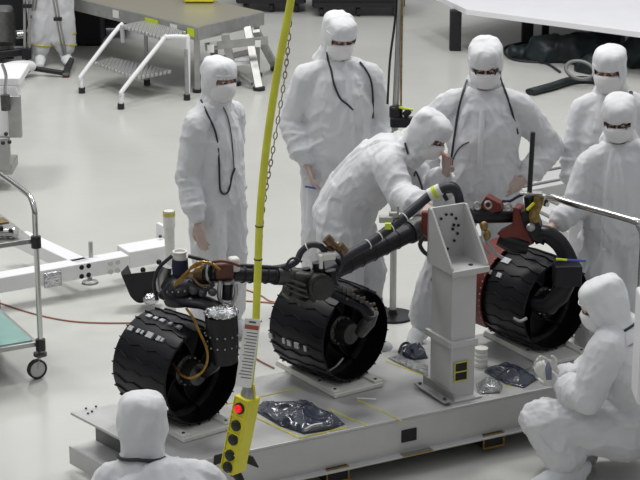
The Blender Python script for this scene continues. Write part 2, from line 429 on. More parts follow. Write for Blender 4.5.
    for (z, rx, ry, sy) in ((-.004, .089, .122, 0), (-.018, .09, .138, 0), (-.045, .089, .142, .0), (-.075, .086, .135, .0), (-.095, .081, .122, .0), (-.112, .076, .106, .004), (-.13, .074, .09, .008)):
        mr.append([mk.bm.verts.new(hp3(math.sin(R(a)) * rx * 1.02, -math.cos(R(a)) * ry + sy + .006, z + (.012 * math.cos(R(a * 2)) if z > -.03 else 0))) for a in range(-72, 73, 9)])
    for i in range(len(mr) - 1):
        for a in range(len(mr[0]) - 1): mk.bm.faces.new((mr[i][a], mr[i][a + 1], mr[i + 1][a + 1], mr[i + 1][a]))
    mo = mk.build('face_mask', 'mask', root, ang=180); so = mo.modifiers.new('thickness', 'SOLIDIFY'); so.thickness = .003
    # --- eyes
    for s in (-1, 1):
        eo = Mb().ball(hp3(s * .033, -.089, .012), .0110 * k).build('eye', 'eyewhite', root)
        Mb().ball(hp3(s * .033, -.0975, .011), .0052 * k).build('iris', 'eye', eo)
    if glasses:
        g = Mb()
        for s in (-1, 1):
            g.ring(hp3(s * .033, -.1, .01), f, .024 * k, .004 * k, seg=20, n=6)
        g.sweep([hp3(-.012, -.105, .014), hp3(.012, -.105, .014)], .003, seg=6)
        for s in (-1, 1): g.sweep([hp3(s * .056, -.1, .014), hp3(s * .08, -.02, .012)], .0028, seg=6)
        g.build('glasses', 'glass', root)
    # --- zip placket
    return root, bvh, hc, H3

def on_suit(bvh, pts, lift=.007):
    """drape a line over the garment, seen along the given lines of sight"""
    out = []
    for (px, py) in pts:
        d = (J(px, py, 10) - V((0, 0, CAM_H))).normalized()
        h = bvh.ray_cast(V((0, 0, CAM_H)), d)
        if h[0] is None: continue
        out.append(h[0] - d * lift)
    return out

def stand(x, y, h, rot, lean=(0, 0), arms=None, feet=None, twist=0, headshift=(0, 0, 0)):
    """joints of a standing figure of height h at (x, y), turned by rot degrees (0 = towards the camera)"""
    k = h / 1.79; M3 = Matrix.Rotation(R(rot), 3, 'Z'); b = V((x, y, 0)); j = {}
    def P(a, bb, c):
        t = max(0, (c - .9) / .9); return b + M3 @ V((a * k + lean[0] * t, bb * k + lean[1] * t, c * k))
    j['pelvis'] = P(0, .01, .96); j['waist'] = P(0, .01, 1.12); j['chest'] = P(0, .015, 1.29); j['neck'] = P(0, .02, 1.47)
    j['head'] = P(headshift[0], -.02 + headshift[1], 1.645 + headshift[2])
    for q, s in (('l', 1), ('r', -1)):
        j['shoulder_' + q] = P(s * .18, .02, 1.40); j['elbow_' + q] = P(s * .25, .04, 1.11); j['wrist_' + q] = P(s * .255, -.05, .86)
        j['hip_' + q] = P(s * .092, .01, .92); j['knee_' + q] = P(s * .11, -.01, .5); j['ankle_' + q] = P(s * .12, .02, .10); j['toe_' + q] = P(s * .135, -.13, .04)
    for n, v in (arms or {}).items(): j[n] = P(*v)
    for n, v in (feet or {}).items(): j[n] = P(*v)
    return j, k
def facing(rot, down=0): return V((math.sin(R(rot)) * math.cos(R(down)), -math.cos(R(rot)) * math.cos(R(down)), -math.sin(R(down))))
def lanyard(root, bvh, pts, r=.006, name='lanyard', m='cord'):
    Mb().sweep(smooth_path(on_suit(bvh, pts), 5), r, seg=6).build(name, m, root)
def placket(root, bvh, pts):
    p = on_suit(bvh, pts, .002)
    Mb().sweep(smooth_path(p, 4), [(.017, .005)] * ((len(p) - 1) * 4 + 1), side=V((1, 0, 0)), seg=8).build('placket', 'hood', root)
#==PEOPLE==
# standing on the left, turned towards the wheels
j, k = stand(-.585, 11.03, 1.715, 56, arms={'elbow_r': (-.235, .05, 1.09), 'wrist_r': (-.285, -.06, .84), 'elbow_l': (.2, .04, 1.10), 'wrist_l': (.17, -.02, .86)})
P1, bv, _, _ = make_person('person in white coverall standing leftmost, arm hanging, behind the left black wheel', j, facing(40, 8), k=k, seed=1, fat=.92)
lanyard(P1, bv, [(198, 90), (201, 100), (207, 113), (216, 134), (219, 160), (220, 188), (224, 194), (229, 190), (232, 176), (235, 168)])
lanyard(P1, bv, [(221, 103), (228, 118), (232, 140), (234, 168)], .003)
# tall one behind the hanging chain
j, k = stand(.11, 11.68, 1.84, 8, arms={'elbow_r': (-.27, .05, 1.13), 'wrist_r': (-.20, -.1, .90), 'elbow_l': (.25, .05, 1.13), 'wrist_l': (.24, -.08, .9)})
P2, bv, _, _ = make_person('tallest person in white coverall standing upright behind the one bending over', j, facing(22, 22), k=k, seed=2, fat=1.07)
lanyard(P2, bv, [(327, 52), (328, 60), (331, 70), (334, 84), (340, 98), (347, 104), (353, 110)])
lanyard(P2, bv, [(356, 56), (360, 62), (366, 70), (371, 81), (373, 98), (373, 118)])
placket(P2, bv, [(344, 64), (349, 95), (352, 130), (351, 165)])
# bending over the suspension
j = {}
y0 = 10.72
j['pelvis'] = J(342, 220, y0); j['waist'] = J(355, 192, y0); j['chest'] = J(381, 163, y0 - .02); j['neck'] = J(404, 145, y0 - .05)
j['head'] = J(428, 134, y0 - .12)
j['shoulder_r'] = J(388, 165, y0 - .2); j['shoulder_l'] = J(399, 152, y0 + .16)
j['elbow_r'] = J(401, 196, y0 - .32); j['wrist_r'] = J(427, 208, y0 - .62)
j['elbow_l'] = J(430, 196, y0 + .1); j['wrist_l'] = J(446, 172, y0 - .12)
j['hip_r'] = J(340, 228, y0 - .1); j['hip_l'] = J(348, 220, y0 + .09)
j['knee_r'] = V((.13, y0 - .1, .50)); j['knee_l'] = V((.27, y0 + .12, .5))
j['ankle_r'] = V((.08, y0 - .05, .1)); j['ankle_l'] = V((.22, y0 + .15, .1)); j['toe_r'] = V((.21, y0 - .12, .04)); j['toe_l'] = V((.38, y0 + .1, .04))
P3, bv, _, _ = make_person('person in white coverall bending forward with both hands at the suspension cables', j, V((.66, -.42, -.52)), up=V((.62, -.2, .75)), k=1.0, seed=3, fat=1.1,
    hand_pose={'l': dict(curl=.5, d=V((0, -.35, .9)), n=V((-.6, -.6, 0)))})
lanyard(P3, bv, [(399, 128), (405, 143), (408, 154)], .006)
Mb().sweep(smooth_path([j['neck'] + V((.05, -.2, -.12)), J(416, 172, y0 - .2), J(421, 184, y0 - .25), J(424, 196, y0 - .3)]), .006, seg=6).build('lanyard', 'cord', P3)
# hands on hips
j, k = stand(.925, 10.98, 1.83, 0, arms={'elbow_r': (-.40, .1, 1.17), 'wrist_r': (-.25, -.04, 1.0), 'elbow_l': (.39, .1, 1.14), 'wrist_l': (.225, -.06, .99), },
    feet={'knee_r': (-.21, -.03, .5), 'ankle_r': (-.33, .02, .1), 'toe_r': (-.38, -.12, .04), 'knee_l': (.15, -.02, .5), 'ankle_l': (.2, .03, .1), 'toe_l': (.24, -.12, .04)})
P4, bv, _, _ = make_person('person in white coverall and dark glasses standing with hands on hips behind the metal stand', j, facing(-4, 26), k=k, seed=4, fat=1.05, glasses=True,
    hand_pose={'l': dict(d=V((-.8, -.35, -.3)), n=V((0, .9, -.2)), curl=.25, thumb=-1), 'r': dict(d=V((.8, -.35, -.3)), n=V((0, .9, -.2)), curl=.25, thumb=1)})
lanyard(P4, bv, [(469, 70), (467, 80), (463, 92), (458, 112), (454, 138), (451, 160)])
lanyard(P4, bv, [(452, 170), (453, 160), (457, 151), (463, 145), (469, 142)], .0035, 'clip_cord')
lanyard(P4, bv, [(500, 72), (501, 80), (506, 93), (512, 112), (518, 134), (521, 148)])
placket(P4, bv, [(485, 80), (483, 110), (481, 140), (480, 170)])
# back right
j, k = stand(1.665, 11.12, 1.76, -12, arms={'shoulder_r': (-.165, .02, 1.385), 'elbow_r': (-.215, .0, 1.14), 'wrist_r': (-.20, -.1, .93)}, headshift=(-.02, 0, 0))
P5, bv, _, _ = make_person('person in white coverall at the right edge, farther back, black strap on shoulder', j, facing(-22, 16), k=k, seed=5, fat=1.0)
lanyard(P5, bv, [(630, 82), (631, 92), (630, 100), (629, 104)], .012, 'shoulder_strap')
# front right, reaching left
j, k = stand(1.61, 10.30, 1.67, -6, arms={'shoulder_r': (-.18, -.02, 1.37), 'elbow_r': (-.26, -.08, 1.12), 'wrist_r': (-.38, -.20, 1.05), 'elbow_l': (.25, .04, 1.1), 'wrist_l': (.24, -.1, .88)}, headshift=(-.03, 0, 0))
P6, bv, _, _ = make_person('person in white coverall on the right, reaching one hand towards the black upright rod', j, facing(-14, 24), k=k, seed=6, fat=1.0, glasses=True,
    hand_pose={'r': dict(d=V((-1, -.35, -.15)), n=V((0, 0, -1)), curl=.35, thumb=1)})
placket(P6, bv, [(613, 150), (609, 175), (605, 205), (603, 250)])
# crouching
j = {}
y0 = 9.12
j['head'] = J(604, 304, y0 - .02); j['neck'] = J(619, 325, y0 + .02); j['chest'] = J(628, 358, y0 + .02); j['waist'] = J(638, 393, y0 + .02); j['pelvis'] = J(640, 424, y0 + .03)
j['shoulder_l'] = J(606, 347, y0 - .17); j['shoulder_r'] = J(618, 340, y0 + .2)
j['elbow_l'] = J(588, 397, y0 - .22); j['wrist_l'] = J(559, 384, y0 - .05)
j['elbow_r'] = J(578, 385, y0 + .25); j['wrist_r'] = J(556, 372, y0 + .22)
j['hip_l'] = J(632, 432, y0 - .10); j['hip_r'] = J(636, 428, y0 + .12)
j['knee_l'] = J(543, 421, y0 - .10); j['knee_r'] = J(556, 425, y0 + .1)
j['ankle_l'] = V((1.24, y0 - .14, .10)); j['ankle_r'] = V((1.34, y0 + .12, .1)); j['toe_l'] = V((1.06, y0 - .2, .045)); j['toe_r'] = V((1.2, y0 + .1, .045))
P7, bv, hc7, H7 = make_person('person in white coverall crouching at the right end of the low metal pallet', j, V((-.85, .15, -.42)), up=V((-.35, 0, .9)), k=1.04, seed=7, fat=1.12, glove='latex',
    hand_pose={'l': dict(curl=.55, d=V((-.75, .25, .55)), n=V((0, .8, .3)), thumb=1), 'r': dict(curl=.5, n=V((0, -1, 0)), thumb=1)})
Mb().sweep([hc7 + H7 @ V((.092 * math.sin(R(a)), .096 * -math.cos(R(a)) + .022, -.132)) for a in range(60, 304, 8)], .007, seg=8).build('collar_cord', 'cord', P7)
# nearest, seen from behind
j = {}
y0 = 7.45
j['head'] = J(143, 424, y0 - .02); hz = j['head'].z
cx = -.655
j['neck'] = V((j['head'].x + .01, y0 - .06, hz - .16)); j['chest'] = V((cx + .015, y0 - .16, hz - .29)); j['waist'] = V((cx + .02, y0 - .2, hz - .52)); j['pelvis'] = V((cx + .02, y0 - .28, hz - .66))
for q, s in (('l', -1), ('r', 1)):
    j['shoulder_' + q] = V((cx + .01 + s * .175, y0 - .08, hz - .235)); j['elbow_' + q] = V((cx + s * .25, y0 + .02, hz - .5)); j['wrist_' + q] = V((cx + s * .12, y0 + .24, hz - .60))
    j['hip_' + q] = V((cx + s * .10, y0 - .27, hz - .66)); j['knee_' + q] = V((cx + s * .17, y0 + .12, .42)); j['ankle_' + q] = V((cx + s * .15, y0 - .15, .1)); j['toe_' + q] = V((cx + s * .17, y0 + .03, .04))
P8, bv, hc8, H8 = make_person('person in white coverall seen from behind, squatting nearest the camera beside the hanging pendant', j, V((.1, 1, -.12)), k=1.06, seed=8, fat=1.2)
Mb().sweep([hc8 + H8 @ V((.096 * math.sin(R(a)), .098 * -math.cos(R(a)) + .024, -.112 - .012 * abs(math.sin(R(a))))) for a in range(100, 264, 8)], .008, seg=8).build('collar_cord', 'cord', P8)
# background worker at the upper left
j, k = stand(-2.52, 18.5, 1.78, 12)
P0, bv, _, _ = make_person('person in white coverall and yellow-tied boot covers at the upper left, head out of frame', j, facing(-20, 10), k=k, seed=9, voxel=.02, fat=1.08)
for q in 'lr':
    a = j['ankle_' + q]
    for z in (.20, .31): Mb().ring(V((a.x, a.y, z)), V((0.15, 0.1, 1)), .106, .012, seg=20, n=6).build('boot_tie', 'tape', P0)
#==END PEOPLE==
#==OBJECTS==
# ------------------------------------------------------------------ low metal pallet
UA = R(28.0); U = V((math.cos(UA), math.sin(UA), 0)); W = V((-U.y, U.x, 0)); Z = V((0, 0, 1))
PA = at(174, 466, .30); PA.z = 0
def pal(a, b, z): return PA + U * a + W * b + Z * z
PL, PW = 2.50, .84
SK = -.188   # the left end is cut at a slant
RZ = Matrix.Rotation(UA, 3, 'Z')
pallet = thing('transport_pallet', 'low silver aluminium pallet carrying the three black wheels and the metal stand', 'pallet', pal(PL / 2, PW / 2, 0))
Mb().prism([pal(0, 0, .286), pal(PL, 0, .286), pal(PL, PW, .286), pal(SK, PW, .286)], (0, 0, .014)).build('deck', 'alu', pallet, smooth=False, bevel=.003)
def slant(o, z0, z1, t, b0=.01, b1=.99):
    p, q = pal(o + SK * b0, PW * b0, 0), pal(o + SK * b1, PW * b1, 0); return Mb().beam(p + Z * (z0 + z1) / 2, q + Z * (z0 + z1) / 2, t, z1 - z0)
Mb().box(pal(PL / 2 + .01, .012, .195), (PL - .02, .014, .18), RZ).box(pal(PL / 2 + .01, -.008, .107), (PL - .02, .055, .010), RZ).build('side_channel', 'alu2', pallet, smooth=False, bevel=.003)
Mb().box(pal(PL / 2 + .01, PW - .012, .195), (PL - .02, .014, .18), RZ).build('side_channel', 'alu2', pallet, smooth=False, bevel=.003)
slant(.13, .12, .285, .012).build('end_web', 'machine', pallet, smooth=False)
slant(.06, .115, .127, .15).build('end_shelf', 'alu2', pallet, smooth=False, bevel=.003)
slant(-.015, .03, .127, .012).build('end_channel', 'alu2', pallet, smooth=False, bevel=.003)
for a in (.05, 2.42):
    for b_ in (.10, PW - .10): Mb().box(pal(a, b_, .06), (.09, .09, .12), RZ).build('leg', 'machine', pallet, smooth=False, bevel=.004)
for a in (.55, .85, 1.5, 1.8, 2.3):
    Mb().box(pal(a, PW / 2, .2), (.05, PW - .06, .16), RZ).build('cross_member', 'machine', pallet, smooth=False)
for a in (.86, 1.76):
    Mb().box(pal(a, .04, .080), (.115, .10, .075), RZ).build('foot_block', 'dark', pallet, smooth=False)
    f_ = Mb()
    for (da, dz, sa, sz) in ((0, .035, .125, .006), (0, -.035, .125, .006), (-.06, 0, .006, .07), (.06, 0, .006, .07)): f_.box(pal(a + da, -.013, .08 + dz), (sa, .006, sz), RZ)
    f_.build('foot_edging', 'kapton', pallet, smooth=False)
    Mb().box(pal(a, PW - .06, .055), (.115, .10, .10), RZ).build('foot_block', 'dark', pallet, smooth=False)
Mb().box(pal(1.27, .003, .20), (.085, .006, .065), RZ).build('slot_window', 'dark', pallet, smooth=False)
Mb().box(pal(1.30, -.02, .1135), (.17, .035, .003), RZ).build('pocket_plate', 'machine', pallet, smooth=False)
Mb().box(pal(1.30, -.038, .1125), (.17, .004, .008), RZ).build('pocket_edging', 'kapton', pallet, smooth=False)
def deck_strip(p0, p1, wd, m='tape', z=.3012, name='tape_strip'):
    a, b = at(*p0, z), at(*p1, z)
    return Mb().beam(a, b, wd, .002).build(name, m, pallet, smooth=False)
for p0, p1 in (((329, 409), (368, 426)), ((358, 400), (402, 421)), ((386, 361), (428, 377)), ((399, 357), (424, 366)), ((247, 413), (300, 438)), ((300, 438), (347, 427)),
               ((222, 405), (300, 388)), ((470, 396), (545, 375)), ((395, 352), (415, 349))):
    deck_strip(p0, p1, .014 if p0 in ((247, 413), (300, 438)) else .009)
deck_strip((357, 398), (376, 399), .012, 'label', name='white_tape')
for (px, py) in ((86, 409), (92, 412), (96, 407), (88, 414)): Mb().cyl(at(px, py, .30), at(px, py, .30) + Z * .007, .006, seg=8).build('bolt', 'gunmetal', pallet)
Mb().sweep(smooth_path([pal(.0, PW - .02, .15), pal(-.03, PW - .06, .1), pal(-.04, PW - .08, .03), pal(-.08, PW - .2, .008), pal(-.2, .35, .008)], 5), .005, seg=6).build('cord', 'gunmetal', pallet)

# ------------------------------------------------------------------ pads under the wheels
WC = dict(A=V((-.704, 9.132, .576)), B=V((.045, 9.70, .576)), C=V((1.135, 10.16, .578)))
for key, lab, b, dx in (('A', 'white plastic pad with bolts under the left black wheel', 38, (.0, 0)), ('B', 'white plastic pad with bolts under the middle black wheel', 34, (0, 0)), ('C', 'white plastic pad under the right black wheel', 30, (.03, -.02))):
    c = WC[key]; rot = Matrix.Rotation(R(b), 3, 'Z'); cc = V((c.x + dx[0], c.y + dx[1], .3125))
    t = thing('wheel_pad', lab, 'pad', V((cc.x, cc.y, .3005)), None)
    Mb().box(cc, (.30, .56, .022), rot).build('plate', 'offwhite', t, smooth=False, bevel=.004)
    rim = Mb()
    for s in (-1, 1): rim.box(cc + rot @ V((s * .125, 0, .0165)), (.05, .54, .011), rot)
    rim.build('chock', 'offwhite', t, smooth=False, bevel=.003)
    for s in (-1, 1):
        for q in (-.24, -.1, .24): Mb().cyl(cc + rot @ V((s * .125, q, .02)), cc + rot @ V((s * .125, q, .026)), .008, seg=10).build('bolt', 'gunmetal', t)

# ------------------------------------------------------------------ rover suspension with three wheels
rover = thing('rover_suspension', 'black rover suspension arm with three black metal wheels standing on the pallet', 'rover suspension', V((.2, 9.6, .30)))
def wheel(c, b, marks, hub_ang=0, inner=True):
    b = R(b); ax = V((math.sin(b), -math.cos(b), 0)); h = V((math.cos(b), math.sin(b), 0))
    def P(t, r, ph): return c + ax * t + (h * math.cos(ph) + Z * math.sin(ph)) * r
    prof = [(-.195, .234), (-.19, .241), (-.14, .2445), (-.07, .2475), (0, .2485), (.07, .2475), (.14, .2445), (.19, .241), (.195, .234),
            (.185, .232), (.15, .236), (.0, .240), (-.15, .236), (-.185, .232)]
    wh = Mb().lathe(c, ax, prof, 72, side=h, closed=True).build('wheel', 'tread', rover, ang=30)
    g = Mb(); n = 24
    ts = [-.192, -.15, -.09, -.03, .03, .09, .15, .192]; zz = [0, .0, .055, .0, .055, .0, .055, .055]
    zz = [0, .0, .085, .02, .085, .02, .085, .085]
    def rr(t): return .2465 - .006 * (t / .195) ** 2
    for i in range(n):
        p0 = 2 * math.pi * i / n + hub_ang
        for q in range(len(ts) - 1):
            pts = []
            for (lift) in (0, .009):
                for (t, dph) in ((ts[q], zz[q]), (ts[q + 1], zz[q + 1])):
                    for s in ((-1, 1) if t == ts[q] else (1, -1)):
                        pts.append(P(t, rr(t) + lift, p0 + dph + s * (.014 if lift == 0 else .009)))
            g.hexa(pts)
    g.build('tread_pattern', 'tread', wh, smooth=False)
    Mb().lathe(c, ax, [(-.05, 0), (-.05, .10), (-.01, .20), (.0, .237), (-.012, .237), (-.02, .20), (-.06, .10), (-.06, 0)], 48, side=h).build('dark_backing_disc', 'tread', wh)  # added dark disc, closes the open wheel so its interior stays dark
    # see-through marker holes backed with pale tape
    for (ph, spots) in marks:
        for (t, wd, hd) in spots:
            m_ = Mb(); m_.hexa([P(t + a, rr(t) + l, ph + d) for l in (.0005, .011) for (a, d) in ((-wd, -hd), (wd, -hd), (wd, hd), (-wd, hd))])
            m_.build('marker_tape', 'foilwhite', wh, smooth=False)
    # stiffening ring and spokes
    Mb().lathe(c, ax, [(.045, .238), (.045, .215), (.055, .212), (.065, .215), (.065, .238)], 64, side=h).build('stiffener_ring', 'gunmetal', wh)
    for i in range(6):
        s_ = Mb(); a0 = i * math.pi / 3 + hub_ang; prev = None; rows = []
        for q in range(11):
            t = q / 10; r = .062 + (.176) * t; ph = a0 + .75 * math.sin(t * math.pi * .5) ; 
            rows.append((r, ph))
        for q in range(10):
            (r0, p0), (r1, p1) = rows[q], rows[q + 1]
            s_.hexa([P(-.0 - .0 + tt, r + dr, p) for dr in (0, .007) for (tt, r, p) in ((.02, r0, p0), (.085, r0, p0), (.085, r1, p1), (.02, r1, p1))])
        s_.build('spoke', 'blackmetal', wh, smooth=True)
    Mb().lathe(c, ax, [(-.12, .0), (-.12, .05), (-.02, .055), (-.02, .075), (.0, .078), (.09, .078), (.10, .066), (.11, .066), (.14, .06), (.165, .055), (.17, .04), (.17, 0)], 32, side=h).build('hub', 'gunmetal', wh)
    bo = Mb()
    for i in range(12): p = P(.095, .068, i * math.pi / 6); bo.cyl(p, p + ax * .01, .005, seg=6)
    bo.build('hub_bolts', 'steel', wh)
    return wh, P, ax, h
M['slate'] = mat('slate_grey_plastic', (.12, .14, .19), .4)
M['foilwhite'] = mat('pale_marker_tape', (.55, .56, .58), .35, metal=.1, vary=.3, vscale=60)
row1 = [(-.15, .016, .05), (-.09, .010, .045), (-.06, .008, .04), (-.005, .022, .06), (.06, .012, .05), (.088, .009, .04)]
row2 = [(-.12, .016, .04), (-.07, .012, .035), (-.02, .016, .04), (.04, .010, .035), (.10, .014, .04)]
row3 = [(-.175, .013, .06), (-.075, .009, .055), (-.035, .013, .06), (.02, .015, .06), (.08, .008, .06)]
wA = wheel(WC['A'], 45, [(R(128), row1), (R(104), row2)], .1)
wB = wheel(WC['B'], 45, [(R(188), row3)], .3)
wC = wheel(WC['C'], 38, [(R(122), [(-.06, .028, .07)]), (R(143), [(-.12, .018, .05), (-.04, .016, .05)])], .5)
def rj(px, py, y): return J(px, py, y)
# drive bracket and drum in front of wheel A's open face
yA = 8.93
Mb().sweep([rj(221, 315, yA), rj(222, 330, yA), rj(224, 350, yA), rj(225, 362, yA)], [.078, .078, .07, .06], seg=24).build('drive_bracket', 'blackmetal', rover)
q = Mb(); 
for i in range(14):
    a = i * math.pi / 7; c0 = rj(222, 333, yA)
    q.cyl(c0 + V((.079 * math.cos(a), .079 * math.sin(a), 0)), c0 + V((.085 * math.cos(a), .085 * math.sin(a), 0)), .0045, seg=6)
    c0 = rj(222, 344, yA); q.cyl(c0 + V((.073 * math.cos(a), .073 * math.sin(a), 0)), c0 + V((.08 * math.cos(a), .08 * math.sin(a), 0)), .0045, seg=6)
q.build('bracket_bolts', 'steel', rover)
me_ = Mb().sweep([rj(221, 314, yA), rj(221, 311, yA), rj(221, 308, yA)], [.08, .081, .065], seg=24).ball(rj(221, 309, yA), (.07, .06, .012)).mesh('foil')
me_ = remeshed(me_, .008, 1)
for v in me_.vertices: v.co += v.normal * (ridged(v.co * 38) ** 2 - .5) * .012
link('foil_wrap', me_, 'foil', rover, ang=20)
Mb().sweep([rj(222, 350, yA), rj(214, 366, yA + .02), rj(203, 374, yA + .08)], [(.035, .02), (.03, .02), (.03, .02)], seg=12).build('drive_arm', 'blackmetal', rover)
# curved steering link over wheel A
Mb().sweep(smooth_path([rj(166, 293, 9.1), rj(185, 300, 9.02), rj(205, 303, 8.98), rj(222, 312, 8.95)], 5), [(.05, .03)] * 16, seg=12).build('steering_link', 'blackmetal', rover)
# steering actuator with bolted flanges
c0 = rj(184, 291, 9.1); dn = V((-.12, 0, 1)).normalized()
Mb().lathe(c0 - dn * .05, dn, [(0, 0), (0, .10), (.03, .108), (.045, .108), (.047, .098), (.075, .098), (.077, .108), (.09, .108), (.11, .09), (.13, .06), (.13, 0)], 40).build('steering_actuator', 'blackmetal', rover)
q = Mb()
for zz_ in (.036, .083):
    for i in range(22):
        a = i * math.pi / 11; s1, b1, _ = basis(dn); p = c0 - dn * .05 + dn * zz_ + (s1 * math.cos(a) + b1 * math.sin(a)) * .107; q.ball(p, .0055, u=6, v=4)
q.build('flange_bolts', 'steel', rover)
Mb().sweep([rj(181, 274, 9.12), rj(180, 266, 9.12), rj(180, 259, 9.12)], [.040, .040, .038], seg=20).build('motor_cap', 'navy', rover)
Mb().lathe(rj(180, 260, 9.12), Z, [(0, .032), (.02, .032), (.035, .030), (.04, .036), (.045, .036), (.045, .028), (.035, .026), (.03, 0)], 24).build('white_collar', 'offwhite', rover)
Mb().sweep([rj(164, 290, 9.14), rj(163, 275, 9.14), rj(166, 266, 9.14)], [.035, .04, .03], seg=16).build('silver_canister', 'steel', rover)
Mb().sweep(smooth_path([rj(157, 300, 9.1), rj(154, 284, 9.1), rj(159, 268, 9.1), rj(172, 256, 9.1)], 5), .009, seg=8).build('cable', 'cord', rover)
Mb().sweep(smooth_path([rj(188, 256, 9.1), rj(200, 259, 9.1), rj(212, 263, 9.12), rj(228, 265, 9.15), rj(252, 266, 9.2), rj(283, 268, 9.3)], 5), .010, seg=8).build('cable', 'cord', rover)
# bronze motor and golden harness on the actuator
Mb().sweep([rj(196, 272, 9.08), rj(207, 275, 9.06), rj(218, 273, 9.08), rj(228, 271, 9.1)], [.035, .055, .045, .035], seg=20).build('bogie_motor', 'bronze', rover)
Mb().lathe(rj(205, 273, 9.05), V((1, -.3, .05)), [(0, 0), (0, .045), (.02, .055), (.04, .055), (.045, .04), (.06, .04), (.06, 0)], 24).build('motor_flange', 'blackmetal', rover)
Mb().ring(rj(211, 272, 9.02), V((1, -.4, .1)), .048, .006, seg=28).build('clamp_ring', 'steel', rover)
for pts in ([(176, 283), (184, 275), (192, 268), (202, 264)], [(174, 286), (184, 278), (194, 272), (203, 267)], [(190, 268), (200, 262), (212, 264), (220, 270)]):
    Mb().sweep(smooth_path([rj(a, b, 9.0) for a, b in pts], 5), .0065, seg=8).build('harness', 'kapton', rover)
Mb().box(rj(226, 268, 9.06), (.075, .07, .07), Matrix.Rotation(R(20), 3, 'Z')).build('clamp_block', 'redbronze', rover, bevel=.01) if False else None
M['redbronze'] = mat('copper_brown_fitting', (.12, .05, .035), .45, metal=.4, vary=.3, vscale=30)
Mb().box(rj(222, 270, 9.06), (.10, .08, .085), Matrix.Rotation(R(20), 3, 'Z')).build('clamp_block', 'redbronze', rover, bevel=.015)
Mb().box(rj(234, 264, 9.12), (.05, .06, .07), Matrix.Rotation(R(20), 3, 'Z')).build('clamp_block', 'offwhite', rover, bevel=.012)
# lifting shackle
Mb().sweep(smooth_path([rj(220, 281, 9.0), rj(219, 297, 9.0), rj(224, 304, 9.0), rj(232, 303, 9.0), rj(236, 293, 9.0), rj(235, 284, 9.0)], 5), .010, seg=10).build('shackle', 'steel', rover)
Mb().cyl(rj(228, 281, 9.03), rj(227, 299, 9.03), .026).build('shackle_core', 'blackmetal', rover)
Mb().lathe(rj(228, 283, 9.03), Z, [(0, .03), (.012, .03), (.012, 0)], 20).build('washer', 'steel', rover)
# golden wire loop on wheel A
Mb().sweep(smooth_path([rj(186, 308, 8.9), rj(193, 318, 8.88), rj(200, 333, 8.86), rj(207, 350, 8.84), rj(207, 362, 8.84), rj(201, 373, 8.84), rj(190, 378, 8.85), rj(180, 374, 8.9), rj(173, 364, 9.0)], 5), .0065, seg=8).build('harness', 'kapton', rover)
# bogie tube towards wheel B
pT0, pT1 = rj(231, 274, 9.13), rj(286, 276, 9.32)
Mb().cyl(pT0, pT1, .038, seg=24).build('bogie_tube', 'tube', rover)
Mb().lathe(pT1 - (pT1 - pT0).normalized() * .03, pT1 - pT0, [(-.04, 0), (-.04, .046), (.03, .046), (.035, .052), (.07, .052), (.07, 0)], 24).build('tube_collar', 'gunmetal', rover)
q = Mb()
for i in range(6): p = pT0.lerp(pT1, .2 + .14 * i); q.ring(p, pT1 - pT0, .040, .0035, seg=20, n=5)
q.build('cable_ties', 'cord', rover)
# bogie pivot housing
c0 = rj(303, 284, 9.36); rh = Matrix.Rotation(R(25), 3, 'Z') @ Matrix.Rotation(R(12), 3, 'Y')
Mb().box(c0 + V((-.01, 0, -.005)), (.15, .13, .15), rh).build('pivot_housing', 'housing', rover, bevel=.02) if False else None
M['housing'] = mat('dark_olive_metal', (.055, .056, .048), .45, metal=.5, vary=.3, vscale=25)
Mb().box(c0 + V((-.01, 0, -.005)), (.15, .13, .15), rh).build('pivot_housing', 'housing', rover, bevel=.02)
q = Mb()
for i, (dx, dz) in enumerate(((-.06, .05), (-.055, .02), (-.05, -.01), (-.045, -.045))): q.beam(c0 + V((dx - .03, -.075, dz + .01)), c0 + V((dx + .075, -.085, dz - .03)), .016, .012)
q.build('housing_ribs', 'gunmetal', rover, bevel=.003)
Mb().lathe(rj(321, 287, 9.30), V((.35, -1, .05)), [(-.06, .06), (0, .066), (.012, .066), (.014, .05), (.02, .05), (.02, 0)], 28).build('pivot_cover', 'housing', rover)
for (px, py, r) in ((318, 262, .03), (296, 270, .035), (306, 268, .022), (330, 270, .03)):
    Mb().cyl(rj(px, py, 9.38), rj(px + 2, py + 14, 9.38), r, seg=16).build('connector', 'blackmetal', rover)
Mb().sweep([rj(327, 250, 9.36), rj(338, 245, 9.4)], [.02, .02]).cyl(rj(329, 241, 9.36), rj(341, 251, 9.36), .018, seg=14).cyl(rj(326, 238, 9.34), rj(331, 243, 9.34), .026, seg=14).cyl(rj(339, 246, 9.36), rj(345, 253, 9.36), .026, seg=14).build('pivot_motor', 'bronze', rover)
Mb().box(rj(326, 256, 9.33), (.09, .05, .035), Matrix.Rotation(R(20), 3, 'Z')).box(rj(321, 262, 9.3), (.02, .02, .07)).build('connector_block', 'offwhite', rover, bevel=.006)
Mb().sweep(smooth_path([rj(340, 250, 9.34), rj(343, 262, 9.34), rj(339, 275, 9.32)], 4), .008, seg=8).build('cable', 'cord', rover)
Mb().sweep(smooth_path([rj(270, 269, 9.3), rj(284, 267, 9.3), rj(296, 262, 9.3), rj(301, 252, 9.32), rj(310, 245, 9.33), rj(320, 246, 9.34), rj(325, 252, 9.35)], 5), .016, seg=10).build('cable_loop', 'cord', rover)
Mb().ring(rj(307, 247, 9.32), V((1, 0, .5)), .017, .003, seg=14, n=5).build('cable_tie', 'label', rover)
Mb().sweep(smooth_path([rj(286, 270, 9.26), rj(288, 262, 9.26), rj(294, 258, 9.27), rj(302, 262, 9.27)], 5), .006, seg=8).build('cable', 'cord', rover)
